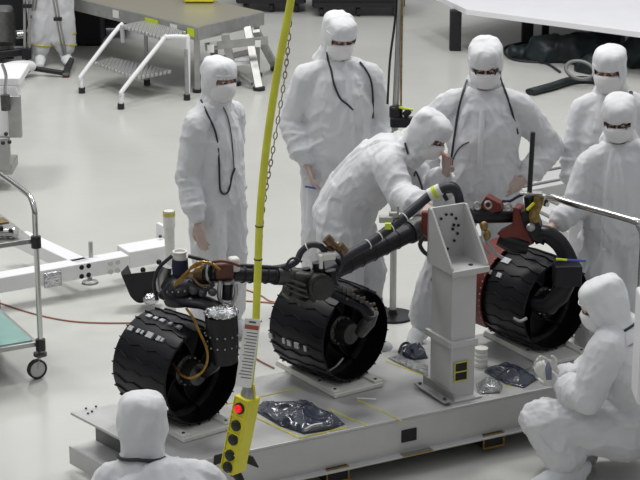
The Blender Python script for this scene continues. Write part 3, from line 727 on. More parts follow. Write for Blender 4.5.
# strut from the housing to wheel B's hub
yB = 9.42
Mb().sweep([rj(322, 286, yB), rj(342, 296, yB), rj(362, 306, yB), rj(371, 318, yB)], [(.045, .03), (.05, .03), (.045, .03), (.035, .03)], seg=14).build('wheel_strut', 'blackmetal', rover)
Mb().sweep([rj(371, 312, yB), rj(368, 322, yB + .02), rj(360, 333, yB + .06)], [.04, .038, .03], seg=16).build('drive_bracket', 'gunmetal', rover)
q = Mb()
for i in range(8): p = rj(340 + 4.4 * i, 287 + 2.6 * i, yB - .03); q.box(p, (.022, .022, .012 + .008 * (i % 3)))
q.build('strut_fittings', 'gunmetal', rover, bevel=.003)
q = Mb()
for px, py in ((352, 291), (364, 298), (374, 304), (376, 309), (347, 299)): q.ball(rj(px, py, yB - .05), .009, u=8, v=6)
q.build('strut_bolts', 'bronze', rover)
Mb().sweep(smooth_path([rj(343, 358, yB), rj(336, 366, yB + .0), rj(326, 372, yB + .02)], 4), .006, seg=6).build('wire', 'steel', rover)
# rocker tube rising to the stand
r0, r1 = rj(320, 276, 9.42), rj(430, 222, 9.95)
Mb().sweep([r0, r0.lerp(r1, .15), r0.lerp(r1, .9), r1], [.062, .052, .052, .055], seg=28).build('rocker_tube', 'tube', rover)
Mb().lathe(r0.lerp(r1, .80), r1 - r0, [(0, .053), (0, .062), (.03, .062), (.035, .058), (.09, .058), (.095, .066), (.12, .066), (.12, 0)], 28).build('tube_collar', 'gunmetal', rover)
bp_ = smooth_path([rj(338, 262, 9.4), rj(352, 253, 9.45), rj(368, 244, 9.5), rj(385, 232, 9.56), rj(402, 219, 9.62), rj(416, 207, 9.66), rj(428, 197, 9.7), rj(437, 191, 9.7), rj(449, 187, 9.7), (rj(457, 192, 9.72)), rj(460, 203, 9.75)], 6)
Mb().sweep(bp_, .024, seg=12).build('cable_bundle', 'cord', rover)
for f_ in (.2, .27, .34, .42):
    i = int(f_ * len(bp_)); Mb().ring(bp_[i], bp_[i + 1] - bp_[i], .0245, .0035, seg=16, n=5).build('cable_tie', 'label', rover)
i = int(.68 * len(bp_)); d_ = (bp_[i + 1] - bp_[i]).normalized()
Mb().cyl(bp_[i] - d_ * .035, bp_[i] + d_ * .03, .032, seg=18).build('white_wrap', 'label', rover)
Mb().cyl(bp_[i] - d_ * .012, bp_[i] + d_ * .008, .0335, seg=18).build('yellow_band', 'green', rover)
for pts in ([(440, 186), (450, 183), (458, 188), (462, 200)], [(441, 193), (452, 191), (459, 196), (460, 208)], [(447, 200), (444, 193), (449, 186), (456, 184)], [(425, 236), (420, 244), (424, 252), (431, 256)]):
    Mb().sweep(smooth_path([rj(a, b, 9.72) for a, b in pts], 5), .011, seg=8).build('cable', 'cord', rover)
q = Mb()
q.box(rj(386, 219, 9.6), (.07, .04, .03)).box(rj(394, 215, 9.62), (.05, .03, .03)).cyl(rj(398, 216, 9.6), rj(398, 206, 9.6), .006, seg=8)
q.build('connector_block', 'steel', rover, bevel=.005)
Mb().box(rj(388, 226, 9.5), (.03, .02, .03)).build('yellow_tag', 'green', rover)
Mb().box(rj(428, 226, 9.85), (.07, .04, .16)).build('red_bracket', 'red', rover, bevel=.008)
Mb().prism([rj(434, 268, 9.7), rj(441, 276, 9.7), rj(433, 286, 9.7), rj(431, 280, 9.7)], (0, .006, 0)).build('red_flag', 'red', rover, smooth=False)
# differential side: tube, red brackets and curved arm to wheel C
yC = 9.95
Mb().cyl(rj(470, 216, yC - .02), rj(516, 215, yC + .1), .040, seg=24).build('rocker_tube', 'tube', rover)
Mb().prism([rj(478, 208, yC), rj(486, 196, yC), rj(500, 204, yC), rj(502, 211, yC), rj(490, 214, yC)], (.02, .06, 0)).build('red_bracket', 'red', rover, bevel=.005)
for px_, py_ in ((488, 205), (477, 206), (508, 207)): Mb().ring(rj(px_, py_, yC - .02), V((.3, -1, .3)), .018, .006, seg=16).build('clamp_ring', 'steel', rover)
Mb().prism([rj(513, 207, yC), rj(520, 209, yC), rj(527, 226, yC), rj(534, 244, yC), rj(527, 247, yC), rj(504, 240, yC), rj(496, 234, yC), rj(512, 226, yC)], (.03, .09, 0)).build('red_bracket', 'red', rover, bevel=.008)
Mb().sweep([rj(500, 237, yC + .05), rj(512, 243, yC + .03), rj(528, 247, yC + .02)], [.045, .052, .04], seg=18).build('pivot_housing', 'blackmetal', rover)
Mb().prism([rj(520, 212, yC - .02), rj(534, 208, yC - .02), rj(540, 226, yC - .02), rj(544, 246, yC - .02), rj(532, 240, yC - .02), rj(524, 228, yC - .02)], (.02, .08, 0)).build('pivot_bracket', 'blackmetal', rover, bevel=.006)
Mb().lathe(rj(531, 227, yC - .06), V((.1, -1, .45)), [(-.02, 0), (-.02, .022), (0, .022), (.004, .016), (.012, .012), (.012, 0)], 20).build('pivot_bolt', 'steel', rover)
Mb().sweep(smooth_path([rj(534, 236, yC + .03), rj(546, 234, yC + .02), rj(558, 242, yC), rj(566, 254, yC - .02), rj(572, 268, yC - .05)], 6), [(.05, .045)] * 25, seg=16).build('wheel_arm', 'blackmetal', rover)
Mb().box(rj(567, 274, 9.82), (.14, .10, .11), Matrix.Rotation(R(4), 3, 'Z')).build('actuator_box', 'tread', rover, bevel=.006)
Mb().sweep([rj(556, 259, 9.78), rj(567, 260, 9.78)], .006, seg=6).build('yellow_wire', 'green', rover)
Mb().sweep([rj(567, 260, 9.78), rj(586, 261, 9.78)], .006, seg=6).build('blue_wire', 'blueprint', rover)
Mb().sweep([rj(568, 282, 9.85), rj(560, 296, 9.85), rj(548, 306, 9.87), rj(535, 304, 9.92)], [(.045, .03), (.05, .03), (.05, .035), (.05, .04)], seg=14).build('drive_bracket', 'blackmetal', rover)
Mb().sweep(smooth_path([rj(514, 318, 9.86), rj(520, 321, 9.84), rj(527, 318, 9.84)], 4), .009, seg=8).build('wire', 'steel', rover)
# top plate with rod
Mb().cyl(rj(532, 212, yC), rj(530, 196, yC), .034, seg=18).build('rod_base', 'blackmetal', rover)
Mb().box(rj(531, 193, yC), (.12, .05, .012), Matrix.Rotation(R(-10), 3, 'Z')).build('rod_plate', 'steel', rover, bevel=.003)
Mb().cyl(rj(529.5, 192, yC), rj(533, 132, yC), .013, seg=14).build('rod', 'black', rover)
Mb().sweep(smooth_path([rj(538, 196, yC - .04), rj(537, 204, yC - .05), rj(533, 214, yC - .05), rj(534, 222, yC - .04)], 4), [(.026, .010)] * 13, seg=10).build('amber_tape_wrap', 'kaptondark', rover) if False else None
M['kaptondark'] = mat('amber_foil', (.30, .20, .06), .3, metal=.5, vary=.5, vscale=40)
Mb().sweep(smooth_path([rj(539, 196, yC - .04), rj(538, 204, yC - .05), rj(534, 214, yC - .05), rj(535, 222, yC - .04)], 4), [(.026, .010)] * 13, seg=10).build('amber_wrap', 'kaptondark', rover)
Mb().sweep([rj(527, 210, yC - .06), rj(534, 203, yC - .06)], .008, seg=8).build('yellow_wire', 'yellow', rover)
Mb().sweep(smooth_path([rj(502, 201, yC), rj(510, 201, yC), rj(517, 197, yC), rj(524, 194, yC)], 5), .008, seg=8).build('cable', 'navy', rover)
# red guard band behind wheel C
c = WC['C']; b = R(38); ax = V((math.sin(b), -math.cos(b), 0)); h = V((math.cos(b), math.sin(b), 0))
g = Mb()
for i in range(26):
    a0, a1 = R(78 + i * 5.4), R(78 + (i + 1) * 5.4)
    pts = []
    for r in (.258, .268):
        for (t, a) in ((-.27, a0), (-.115, a0), (-.115, a1), (-.27, a1)): pts.append(c + ax * t + (h * math.cos(a) + Z * math.sin(a)) * r)
    g.hexa(pts)
bmesh.ops.remove_doubles(g.bm, verts=g.bm.verts, dist=1e-5)
rg = g.build('red_guard_band', 'red', rover, ang=30)
g = Mb()
for i in range(18): a = R(84 + i * 7.3); p = c + ax * -.118 + (h * math.cos(a) + Z * math.sin(a)) * .270; g.ball(p, .005, u=6, v=4)
g.build('rivets', 'steel', rg)
g = Mb()
for pts in ([(486, 240), (494, 252), (503, 258)], [(484, 232), (489, 244), (496, 252)], [(480, 236), (483, 248), (490, 256)]): g.sweep(smooth_path([rj(a, b_, 9.75) for a, b_ in pts], 4), .009, seg=8)
g.build('hoses', 'steel', rover)
g = Mb(); g.ball(rj(487, 235, 9.75), (.02, .02, .03)).ball(rj(484, 226, 9.75), (.022, .02, .025)); g.build('valve', 'kaptondark', rover)

# ------------------------------------------------------------------ metal stand with gusseted head
sb = at(450, 401, .3); sb.z = 0
def st(a, b_, z): return sb + U * a + W * b_ + Z * z
stand_ = thing('metal_stand', 'tall square aluminium post with an open gusseted box bracket on top', 'stand', st(.07, .1, .3005))
CA, CB = .142, .20
Mb().box(st(CA / 2, CB / 2, .64), (CA, CB, .67), RZ).build('column', 'alu2', stand_, smooth=False, bevel=.004)
Mb().box(st(CA / 2, CB / 2 + .02, .306), (CA + .05, CB + .12, .011), RZ).build('base_plate', 'alu2', stand_, smooth=False, bevel=.002)
Mb().box(st(-.045, .10, .318), (.04, CB + .10, .01), RZ).box(st(-.006, .10, .335), (.008, CB + .10, .045), RZ).build('base_angle', 'alu3', stand_, smooth=False, bevel=.002)
for q_ in (-.02, .22): Mb().cyl(st(-.045, q_, .323), st(-.045, q_, .332), .009, seg=6).build('bolt', 'gunmetal', stand_)
Mb().box(st(-.004, .115, .60), (.02, CB + .04, .035), RZ).box(st(CA / 2, -.006, .60), (CA + .02, .018, .035), RZ).build('cross_clamp', 'alu2', stand_, smooth=False, bevel=.003)
for z_, h_ in ((.475, .042), (.425, .04)): Mb().box(st(.058, -.003, z_), (.07, .004, h_), RZ).build('dark_window', 'dark', stand_, smooth=False)
e = Mb()
for (a_, z_, sa, sz) in ((.058, .50, .08, .006), (.058, .45, .08, .006), (.058, .402, .08, .006), (.021, .45, .006, .10), (.095, .45, .006, .10)): e.box(st(a_, -.006, z_), (sa, .004, sz), RZ)
e.build('window_edging', 'tape', stand_, smooth=False)
z0 = .975; SW, SD, SH = .215, .235, .275; a0 = -.018; b0 = -.02
Mb().box(st(a0 + SW / 2, b0 + SD / 2, z0 + .007), (SW, SD, .014), RZ).build('shelf_plate', 'alu2', stand_, smooth=False, bevel=.002)
Mb().box(st(a0 + SW / 2, b0 - .006, z0 + .004), (SW, .012, .03), RZ).build('shelf_lip', 'alu2', stand_, smooth=False, bevel=.002)
Mb().box(st(a0 + SW / 2, b0 + SD - .006, z0 + SH / 2 + .01), (SW, .014, SH), RZ).build('face_plate', 'alu2', stand_, smooth=False, bevel=.002)
for a_ in (a0, a0 + SW - .012):
    Mb().prism([st(a_, b0 + SD, z0 + .01), st(a_, b0, z0 + .01), st(a_, b0, z0 + .03), st(a_, b0 + SD - .03, z0 + SH + .01), st(a_, b0 + SD, z0 + SH + .01)], U * .012).build('gusset', 'alu2', stand_, smooth=False, bevel=.002)
g = Mb()
for i in range(12):
    a = R(i * 30 + 10); p = st(a0 + SW / 2 + .062 * math.cos(a), b0 + SD - .016, z0 + .16 + .082 * math.sin(a))
    if i not in (9,): g.cyl(p, p - W * .004, .0075, seg=10)
for (da, dz) in ((.03, .0), (.035, .02), (-.085, .01), (-.085, -.09), (.0, -.1)): p = st(a0 + SW / 2 + da, b0 + SD - .016, z0 + .16 + dz); g.cyl(p, p - W * .004, .008, seg=10)
g.build('bolt_holes', 'dark', stand_)
Mb().cyl(st(a0 + SW / 2 + .04, b0 + .06, z0 + .014), st(a0 + SW / 2 + .04, b0 + .06, z0 + .018), .012, seg=12).build('bolt_hole', 'dark', stand_)

# ------------------------------------------------------------------ bags on the pallet
def bag(name, label, poly, z0, hgt, m, seed, lines=(), cat='bag'):
    cpx = sum(p[0] for p in poly) / len(poly); cpy = sum(p[1] for p in poly) / len(poly)
    ring = [at(x, y, z0) for x, y in poly]; c = at(cpx, cpy, z0)
    b_ = Mb(); n = 8; rows = []
    ring = [r for i in range(len(ring)) for r in (ring[i], ring[i].lerp(ring[(i + 1) % len(ring)], .33), ring[i].lerp(ring[(i + 1) % len(ring)], .66))]
    for q in range(n + 1):
        t = q / n * .97
        hh = hgt * (1 - (1 - t) ** 2.2) 
        rows.append([b_.bm.verts.new(V((r.x + (c.x - r.x) * t, r.y + (c.y - r.y) * t, z0 + .001 + hh * (0 if q == 0 else 1)))) for r in ring])
    b_.bm.faces.new(rows[0][::-1]); b_.bm.faces.new(rows[-1]); mN = len(ring)
    for q in range(n):
        for k_ in range(mN): b_.bm.faces.new((rows[q][k_], rows[q][(k_ + 1) % mN], rows[q + 1][(k_ + 1) % mN], rows[q + 1][k_]))
    bmesh.ops.subdivide_edges(b_.bm, edges=b_.bm.edges, cuts=2, use_grid_fill=True)
    for v in b_.bm.verts:
        if v.co.z > z0 + .004:
            v.co.z += (ridged(v.co * 8 + V((seed, 0, 0))) ** 3 - .5) * hgt * .5 + (ridged(v.co * 19 + V((seed, 0, 0))) ** 3 - .4) * hgt * .13
            v.co.z = max(v.co.z, z0 + .004)
    t = thing(name, label, cat, V((c.x, c.y, z0))); b_.build('film', m, t, ang=180)
    for pts, r, mm, nm in lines:
        Mb().sweep(smooth_path([at(x, y, z0 + hgt * .8) for x, y in pts], 4), r, seg=8).build(nm, mm, t)
    return t
DZ = .3025
bag('tool_bag', 'dark blue plastic bag lying on the pallet between left and middle wheel', [(250, 408), (268, 402), (300, 401), (330, 412), (345, 424), (330, 430), (304, 434), (280, 426)], DZ, .05, 'bag', 3,
    [([(305, 430), (312, 426), (322, 424)], .008, 'steel', 'buckle')])
bag('tool_bag', 'dark bag with tools on the pallet left of the metal stand', [(398, 352), (410, 347), (424, 350), (428, 358), (414, 360), (402, 358)], DZ, .06, 'bag', 5,
    [([(399, 352), (402, 345), (408, 343), (412, 350)], .007, 'navy', 'strap')])
bag('plastic_sheet_bundle', 'crumpled clear plastic lying flat on the pallet left of the metal stand', [(388, 358), (398, 355), (428, 366), (428, 376), (412, 370)], DZ, .018, 'clearbag', 7, cat='plastic sheet')
bag('tool_bag', 'shiny clear bag on the pallet directly right of the metal stand base', [(476, 384), (490, 380), (503, 386), (500, 393), (478, 394)], DZ, .04, 'clearbag', 9)
bag('tool_bag', 'black plastic bag on the pallet below the right wheel', [(484, 372), (500, 366), (520, 372), (536, 380), (524, 388), (506, 384)], DZ, .05, 'bag', 11)
bag('tool_bag', 'small foil-like bag on the pallet beside the crouching hands', [(518, 372), (534, 367), (548, 371), (546, 380), (530, 380)], DZ, .035, 'clearbag', 13)
t = tag(Mb().lathe(at(481, 366, .30) + Z * .002, Z, [(0, 0), (0, .034), (.02, .036), (.024, .032), (.045, .036), (.05, .032), (.07, .036), (.075, .032), (.10, .036), (.104, 0)], 24).build('roll_stack', 'offwhite'), 'short stack of pale tape rolls on the pallet beside the stand', 'tape rolls')

# ------------------------------------------------------------------ hanging pendant control
yP = 8.15
pend = thing('pendant_control', 'yellow five-button crane pendant with red top button, hanging near camera', 'crane control', J(236, 478, yP))
ptop, pbot = J(248, 396, yP), J(233, 470, yP)
pd = (ptop - pbot).normalized(); fn = V((-.62, -.8, -.05)); fn = (fn - pd * fn.dot(pd)).normalized(); ps = fn.cross(pd); RP = Matrix((ps, fn, pd)).transposed()
pc = (ptop + pbot) / 2 ; Lp = (ptop - pbot).length
Mb().box(pc, (.082, .085, Lp), RP).build('housing', 'yellow', pend, bevel=.007)
sgn = -1 if ps.x > 0 else 1
g = Mb()
for q_ in (-.5, -.25, .02, .25, .5): g.box(pc + fn * .045 + pd * (Lp * q_ * .98), (.074, .008, .007), RP)
for q_ in (-1, 1): g.box(pc + fn * .045 + ps * q_ * .036, (.006, .008, Lp), RP)
g.build('button_guard', 'yellow', pend, bevel=.002)
for i, q_ in enumerate((.36, .13, -.06, -.27, -.43)):
    p = pc + fn * .042 + pd * Lp * q_
    if i == 0:
        Mb().lathe(p, fn, [(0, .026), (.008, .026), (.010, .022), (.010, 0)], 24).build('button_bezel', 'black', pend)
        Mb().lathe(p, fn, [(.010, .018), (.022, .017), (.026, .01), (.027, 0)], 24).build('red_button', 'redglow', pend)
    else:
        Mb().lathe(p, fn, [(0, .025), (.008, .025), (.010, .021), (.016, .019), (.018, 0)], 24).build('black_button', 'black', pend)
Mb().sweep([ptop - pd * .0, ptop + pd * .02, ptop + pd * .045], [.034, .032, .022], seg=16).build('strain_relief', 'steel', pend)
g = Mb()
for q_ in (-1, 1): g.sweep([ptop + ps * .036 * q_, ptop + ps * .034 * q_ + pd * .02, ptop + ps * .018 * q_ + pd * .06], .005, seg=6)
g.build('hanger', 'yellow', pend)
Mb().sweep(smooth_path([pbot - pd * .01, J(238, 476, yP), J(242, 486, yP)], 3), .02, seg=10).build('bottom_gland', 'black', pend)
for pts in ([(214, 456), (213, 466), (224, 462), (222, 454)], [(240, 452), (252, 457), (258, 468), (246, 463), (240, 472), (237, 462)]):
    Mb().prism([J(a, b_, yP + .03) for a, b_ in pts], (.004, .01, 0)).build('torn_tape', 'black', pend, smooth=False)
hose = smooth_path([ptop + pd * .03, J(251, 372, yP), J(255, 335, yP + .01), J(257.5, 280, yP + .01), J(260, 215, yP), J(266, 150, yP - .02), J(277, 75, yP - .03), J(290, 5, yP), J(300, -60, yP)], 6)
Mb().sweep(hose, .0165, seg=14).build('hose', 'hose', pend)
g = Mb()
for f_ in (.42, .48): i = int(f_ * len(hose)); g.ring(hose[i], hose[i + 1] - hose[i], .017, .003, seg=14, n=5)
g.build('hose_tie', 'black', pend)
Mb().sweep([J(251, 318, yP - .03), J(250, 326, yP - .03), J(243, 388, yP - .03)], .004, seg=6).build('tag_string', 'steel', pend)
# inspection tag
ta, tb = J(253, 319, yP - .045), J(243, 387, yP - .045); td = (ta - tb).normalized(); tn = V((0, -1, 0)); tn = (tn - td * tn.dot(td)).normalized(); ts_ = tn.cross(td); RT = Matrix((ts_, tn, td)).transposed()
tc_ = (ta + tb) / 2; TL = (ta - tb).length
tg = Mb().box(tc_, (.07, .003, TL), RT).build('warning_tag', 'label', pend, smooth=False)
Mb().box(tc_ + td * TL * .38 + tn * .002, (.060, .001, .02), RT).build('tag_heading', 'redprint', tg, smooth=False)
Mb().box(tc_ + td * TL * .455 + tn * .002, (.03, .001, .008), RT).build('tag_eyelet', 'print', tg, smooth=False)
g = Mb()
for i in range(15):
    ln = random.uniform(.044, .058); g.box(tc_ + td * (TL * (.30 - .047 * i)) + tn * .002 + ts_ * (ln - .058) * .5, (ln, .001, .0035), RT)
g.build('tag_print', 'print', tg, smooth=False)
# chain beside the hose
c0, c1 = J(259, 268, yP + .06), J(297, -30, yP + .06); cd = c1 - c0; n_ = 66
cm = [J(259, 268, yP + .06), J(263, 210, yP + .06), J(273, 150, yP + .06), J(285, 75, yP + .06), J(290, 20, yP + .06), J(291, -30, yP + .06)]
cp = smooth_path(cm, 30); g = Mb(); acc = 0; k_ = 0; last = cp[0]
for a_, b_ in zip(cp, cp[1:]):
    acc += (b_ - a_).length
    if acc > .0235:
        acc = 0; d_ = (b_ - a_).normalized(); s1, s2, _ = basis(d_, V((1, 0, 0))); 
        if k_ % 2: s1, s2 = s2, s1
        k_ += 1; pts = []
        for i in range(12):
            a = 2 * math.pi * i / 12; pts.append(b_ + d_ * math.sin(a) * .017 + s1 * math.cos(a) * .0075)
        pts.append(pts[0].copy())
        g.sweep(pts, .0026, side=s2, seg=5, cap=False)
M['chainsteel'] = mat('dull_chain_steel', (.26, .20, .17), .4, metal=.6)
tag(g.build('chain', 'chainsteel'), 'thin steel link chain hanging beside the yellow hose', 'chain')

# ------------------------------------------------------------------ white floor frame on the left
fr = thing('support_beam', 'long white steel frame beam with bolts and leveling foot, lying behind the left wheel', 'frame', at(90, 284, 0))
zt = .22
def fp(px, py): return at(px, py, zt)
m0, m1 = fp(-60, 285), fp(125, 253)
md = (m1 - m0).normalized(); mw = V((-md.y, md.x, 0))
Mb().beam(m0 - Z * .05, m1 - Z * .05, .12, .10).build('main_beam', 'white', fr, smooth=False, bevel=.006)
e0, e1 = fp(123, 250), fp(168, 242)
Mb().beam(e0 - Z * .045, e1 - Z * .045, .18, .11).build('end_block', 'white', fr, smooth=False, bevel=.006)
Mb().beam(fp(158, 234) - Z * .03, fp(170, 240) - Z * .03, .03, .22).build('end_plate', 'white', fr, smooth=False, bevel=.004)
b0_, b1_ = fp(20, 232), fp(84, 262)
Mb().beam(b0_ - Z * .045, b1_ - Z * .045, .11, .09).build('side_beam', 'white', fr, smooth=False, bevel=.006)
def facept(px, py, base=(m0, md)):  # point on the front face of the beam
    d = (J(px, py, 10) - V((0, 0, CAM_H))).normalized(); nrm = mw; p0 = m0 - mw * .051
    t = (p0 - V((0, 0, CAM_H))).dot(nrm) / d.dot(nrm); return V((0, 0, CAM_H)) + d * t
for (px, py) in ((81, 267), (88, 265.5), (81, 276), (88, 274.5)): p = facept(px, py); Mb().cyl(p + mw * .004, p - mw * .012, .016, seg=10).build('bolt', 'blackmetal', fr)
for (px, py) in ((110, 263), (117, 261.5), (110, 271.5), (117, 270)): p = facept(px, py) - mw * .012; Mb().cyl(p + mw * .004, p - mw * .004, .016, seg=10).build('bolt', 'wheelgrey', fr)
p = facept(52, 279); Mb().box(p - mw * .01, (.12, .02, .10), Matrix.Rotation(math.atan2(md.y, md.x), 3, 'Z')).build('joint_cover', 'foil', fr, bevel=.02)
rp = fp(91, 257); Mb().cyl(rp - Z * .02, rp + Z * .10, .014, seg=14).build('leveling_screw', 'steel', fr)
rp = at(90, 283, .0); Mb().lathe(rp, Z, [(0, 0), (0, .055), (.012, .05), (.02, .02), (.03, .015), (.14, .015), (.14, 0)], 24).build('leveling_foot', 'steel', fr)
for (px, py) in ((143, 270), (159, 262)): p = J(px, py, e0.y - .02); Mb().ball(p, .018, u=10, v=8).build('bolt', 'blackmetal', fr)
for (px, py) in ((158, 238), (167, 243)): Mb().ball(fp(px, py) + V((.02, -.06, .03)), .012, u=8, v=6).build('bolt', 'gunmetal', fr)
Mb().beam(at(-60, 300, .03), at(-20, 290, .03), .1, .06).build('foot', 'white', fr, smooth=False)
# dark curved bracket
yb = 11.55
Mb_ = Mb()
path = [(121, 274), (126, 286), (131, 297), (139, 303), (150, 301), (158, 300)]
pp = smooth_path([J(a, b_, yb) for a, b_ in path], 4)
for a_, b_ in zip(pp, pp[1:]): 
    o = V((.03, .14, 0)); Mb_.hexa([a_, b_, b_ + o, a_ + o, a_ + Z * .012, b_ + Z * .012, b_ + o + Z * .012, a_ + o + Z * .012])
br = thing('curved_bracket', 'dark curved channel bracket hanging under the white beam end', 'bracket', at(140, 306, 0))
Mb_.build('channel', 'blackmetal', br, ang=60)
Mb().prism([J(a, b_, yb) for a, b_ in ((122, 275), (157, 271), (157, 299), (148, 300), (139, 302), (131, 296))], (.01, .012, 0)).build('side_plate', 'blackmetal', br, smooth=False)
Mb().ball(J(151, 299, yb - .03), (.05, .04, .04)).build('clear_fitting', 'foil', br)

# ------------------------------------------------------------------ cords on the floor
def floor_cord(name, label, pts, m='orange', r=.005):
    o = Mb().sweep(smooth_path([at(a, b_, r) for a, b_ in pts], 6), r, seg=8).build(name, m); return tag(o, label, 'cord')
floor_cord('extension_cord', 'thin orange cord curving across the floor under the white beam', [(-20, 296), (0, 303), (35, 314), (70, 321), (110, 323), (160, 322), (215, 321), (262, 321)])
floor_cord('extension_cord', 'orange cord in loops on the floor between left and middle wheel', [(236, 287), (250, 291), (262, 296), (270, 301), (284, 304), (262, 302), (240, 301), (228, 304), (240, 312), (236, 318), (230, 322)])
floor_cord('extension_cord', 'orange cord running on the floor behind the yellow hose down to the pallet', [(232, 342), (240, 348), (252, 356), (262, 362), (274, 368)])
floor_cord('extension_cord', 'faint orange cord on the floor beside the steel cart shelf', [(-20, 322), (0, 327), (16, 333), (29, 341)])

# ------------------------------------------------------------------ steel cart on the left
yc = 10.44; cpx = J(36, 241, yc); cu = U; cw = W
ct = thing('steel_cart', 'chrome utility cart with a tubular handle and two shelves at the left edge', 'cart', V((cpx.x, cpx.y, 0)))
def cp_(a, b_, z): return V((cpx.x, cpx.y, 0)) + cu * a + cw * b_ + Z * z
Mb().sweep(smooth_path([cp_(0, 0, .14), cp_(0, 0, .5), cp_(0, 0, .90), cp_(0, 0, .97), cp_(0, .05, 1.03), cp_(0, .15, 1.045), cp_(0, .60, 1.045), cp_(0, .70, 1.03), cp_(0, .75, .97), cp_(0, .75, .90), cp_(0, .75, .14)], 5), .0155, seg=14).build('handle_frame', 'chrome', ct)
for b_ in (0, .75): Mb().cyl(cp_(-.95, b_, .14), cp_(-.95, b_, 1.0), .0155, seg=14).build('post', 'chrome', ct)
for z_, m_ in ((.80, 'steel'), (.20, 'tealtop')):
    Mb().box(cp_(-.475, .375, z_), (.93, .73, .028), RZ).build('shelf', 'steel', ct, smooth=False, bevel=.004)
    if m_ == 'tealtop': Mb().box(cp_(-.475, .375, z_ + .017), (.88, .68, .006), RZ).build('shelf_liner', 'tealtop', ct, smooth=False)
    for a_ in (0, -.95):
        for b_ in (0, .75): Mb().cyl(cp_(a_, b_, z_ - .035), cp_(a_, b_, z_ + .03), .028, seg=14).build('corner_joint', 'black', ct)
for a_ in (0, -.95):
    for b_ in (0, .75):
        cc = cp_(a_ - .005, b_, 0)
        Mb().cyl(cc + Z * .135, cc + Z * .15, .038, seg=16).build('caster_plate', 'gunmetal', ct)
        cs_ = Mb().sweep([cc + Z * .137, cc + V((-.012, -.01, .1)), cc + V((-.02, -.012, .062))], .010, seg=8).build('caster_fork', 'steel', ct)
        wx = cc + V((-.02, -.01, .058)); axd = V((.55, -.83, 0))
        Mb().lathe(wx, axd, [(-.012, .045), (-.014, .056), (.014, .056), (.012, .045)], 28, closed=True).build('tyre', 'black', cs_)
        Mb().lathe(wx, axd, [(-.010, 0), (-.010, .046), (.010, .046), (.010, 0)], 24).build('caster_wheel', 'wheelgrey', cs_)
# fittings on its top shelf
zs = .8145
for i, (a_, b_, lab) in enumerate(((-.14, .10, 'chrome valve fitting with black knobs on the cart top shelf, nearest the corner post'), (-.21, .26, 'chrome valve fitting on the cart top shelf, farther left'))):
    t = thing('valve_fitting', lab, 'fitting', cp_(a_, b_, zs))
    c0 = cp_(a_, b_, zs)
    Mb().sweep([c0 + V((-.05, 0, .03)), c0 + V((.05, .0, .03))], .026, seg=16).cyl(c0, c0 + Z * .05, .02).build('body', 'chrome', t)
    Mb().lathe(c0 + V((.05, 0, .03)), V((1, -.3, 0)), [(0, 0), (0, .034), (.012, .034), (.012, 0)], 20).build('flange', 'chrome', t)
    Mb().ball(c0 + V((-.02, -.02, .06)), .016).build('knob', 'black', t); Mb().ball(c0 + V((.035, -.03, .05)), .012).build('knob', 'black', t)
tag(Mb().box(cp_(-.09, .40, zs + .004), (.12, .1, .007), RZ).build('cleaning_cloth', 'kaptondark', smooth=False), 'small olive cloth lying on the cart top shelf behind the fittings', 'cloth')

# ------------------------------------------------------------------ cart handle at the right edge
h0, h1 = J(547, 197, 10.02), J(630, 219, 9.72)
rc = thing('push_cart', 'white cart at the right edge with a long steel tube handle', 'cart', V((h1.x + .1, h1.y, 0)))
hz_ = h1.z
dd_ = V((h1.x - h0.x, h1.y - h0.y, 0))
h0 = V((h0.x, h0.y, hz_ + .01)); 
hA, hB = at(546, 196, 1.16), at(632, 220, 1.16)
dh_ = (hB - hA).normalized()
Mb().sweep(smooth_path([hA + V((.0, 0, -.05)), hA + dh_ * .03, hA + dh_ * .2, hB, hB + dh_ * .05 - Z * .02, hB + dh_ * .075 - Z * .07, hB + dh_ * .08 - Z * .2, hB + dh_ * .08 - Z * 1.04], 5), .019, seg=14).build('handle_frame', 'chrome', rc)
pn = hB + dh_ * .08 + V((.10, 0, 0))
Mb().box(V((pn.x + .38, pn.y - .2, .55)), (.5, .6, .6), Matrix.Rotation(R(0), 3, 'Z')).build('cabinet', 'white', rc, bevel=.01)
for dx in (.18, .58):
    for dy in (-.44, .04): Mb().cyl(V((pn.x + dx, pn.y + dy, .10)), V((pn.x + dx, pn.y + dy, .26)), .015).lathe(V((pn.x + dx, pn.y + dy, .05)), V((1, 0, 0)), [(-.014, 0), (-.014, .05), (.014, .05), (.014, 0)], 24).build('caster', 'black', rc)
# narrow white case in front of the crouching person's back
yk = 8.62
kb, kt = J(637, 406, yk), J(637, 300, yk)
cs = thing('equipment_case', 'narrow white upright case cut off by the right image edge', 'case', V((kb.x + .2, yk + .1, 0)))
Mb().box(V((kb.x + .15, yk + .1, (kb.z + kt.z) / 2)), (.3, .2, kt.z - kb.z)).build('case_body', 'white', cs, bevel=.012)
for dx in (.08, .26):
    for dy in (.03, .17): Mb().cyl(V((kb.x + dx, yk + dy, 0)), V((kb.x + dx, yk + dy, kb.z + .01)), .012).build('leg', 'chrome', cs)

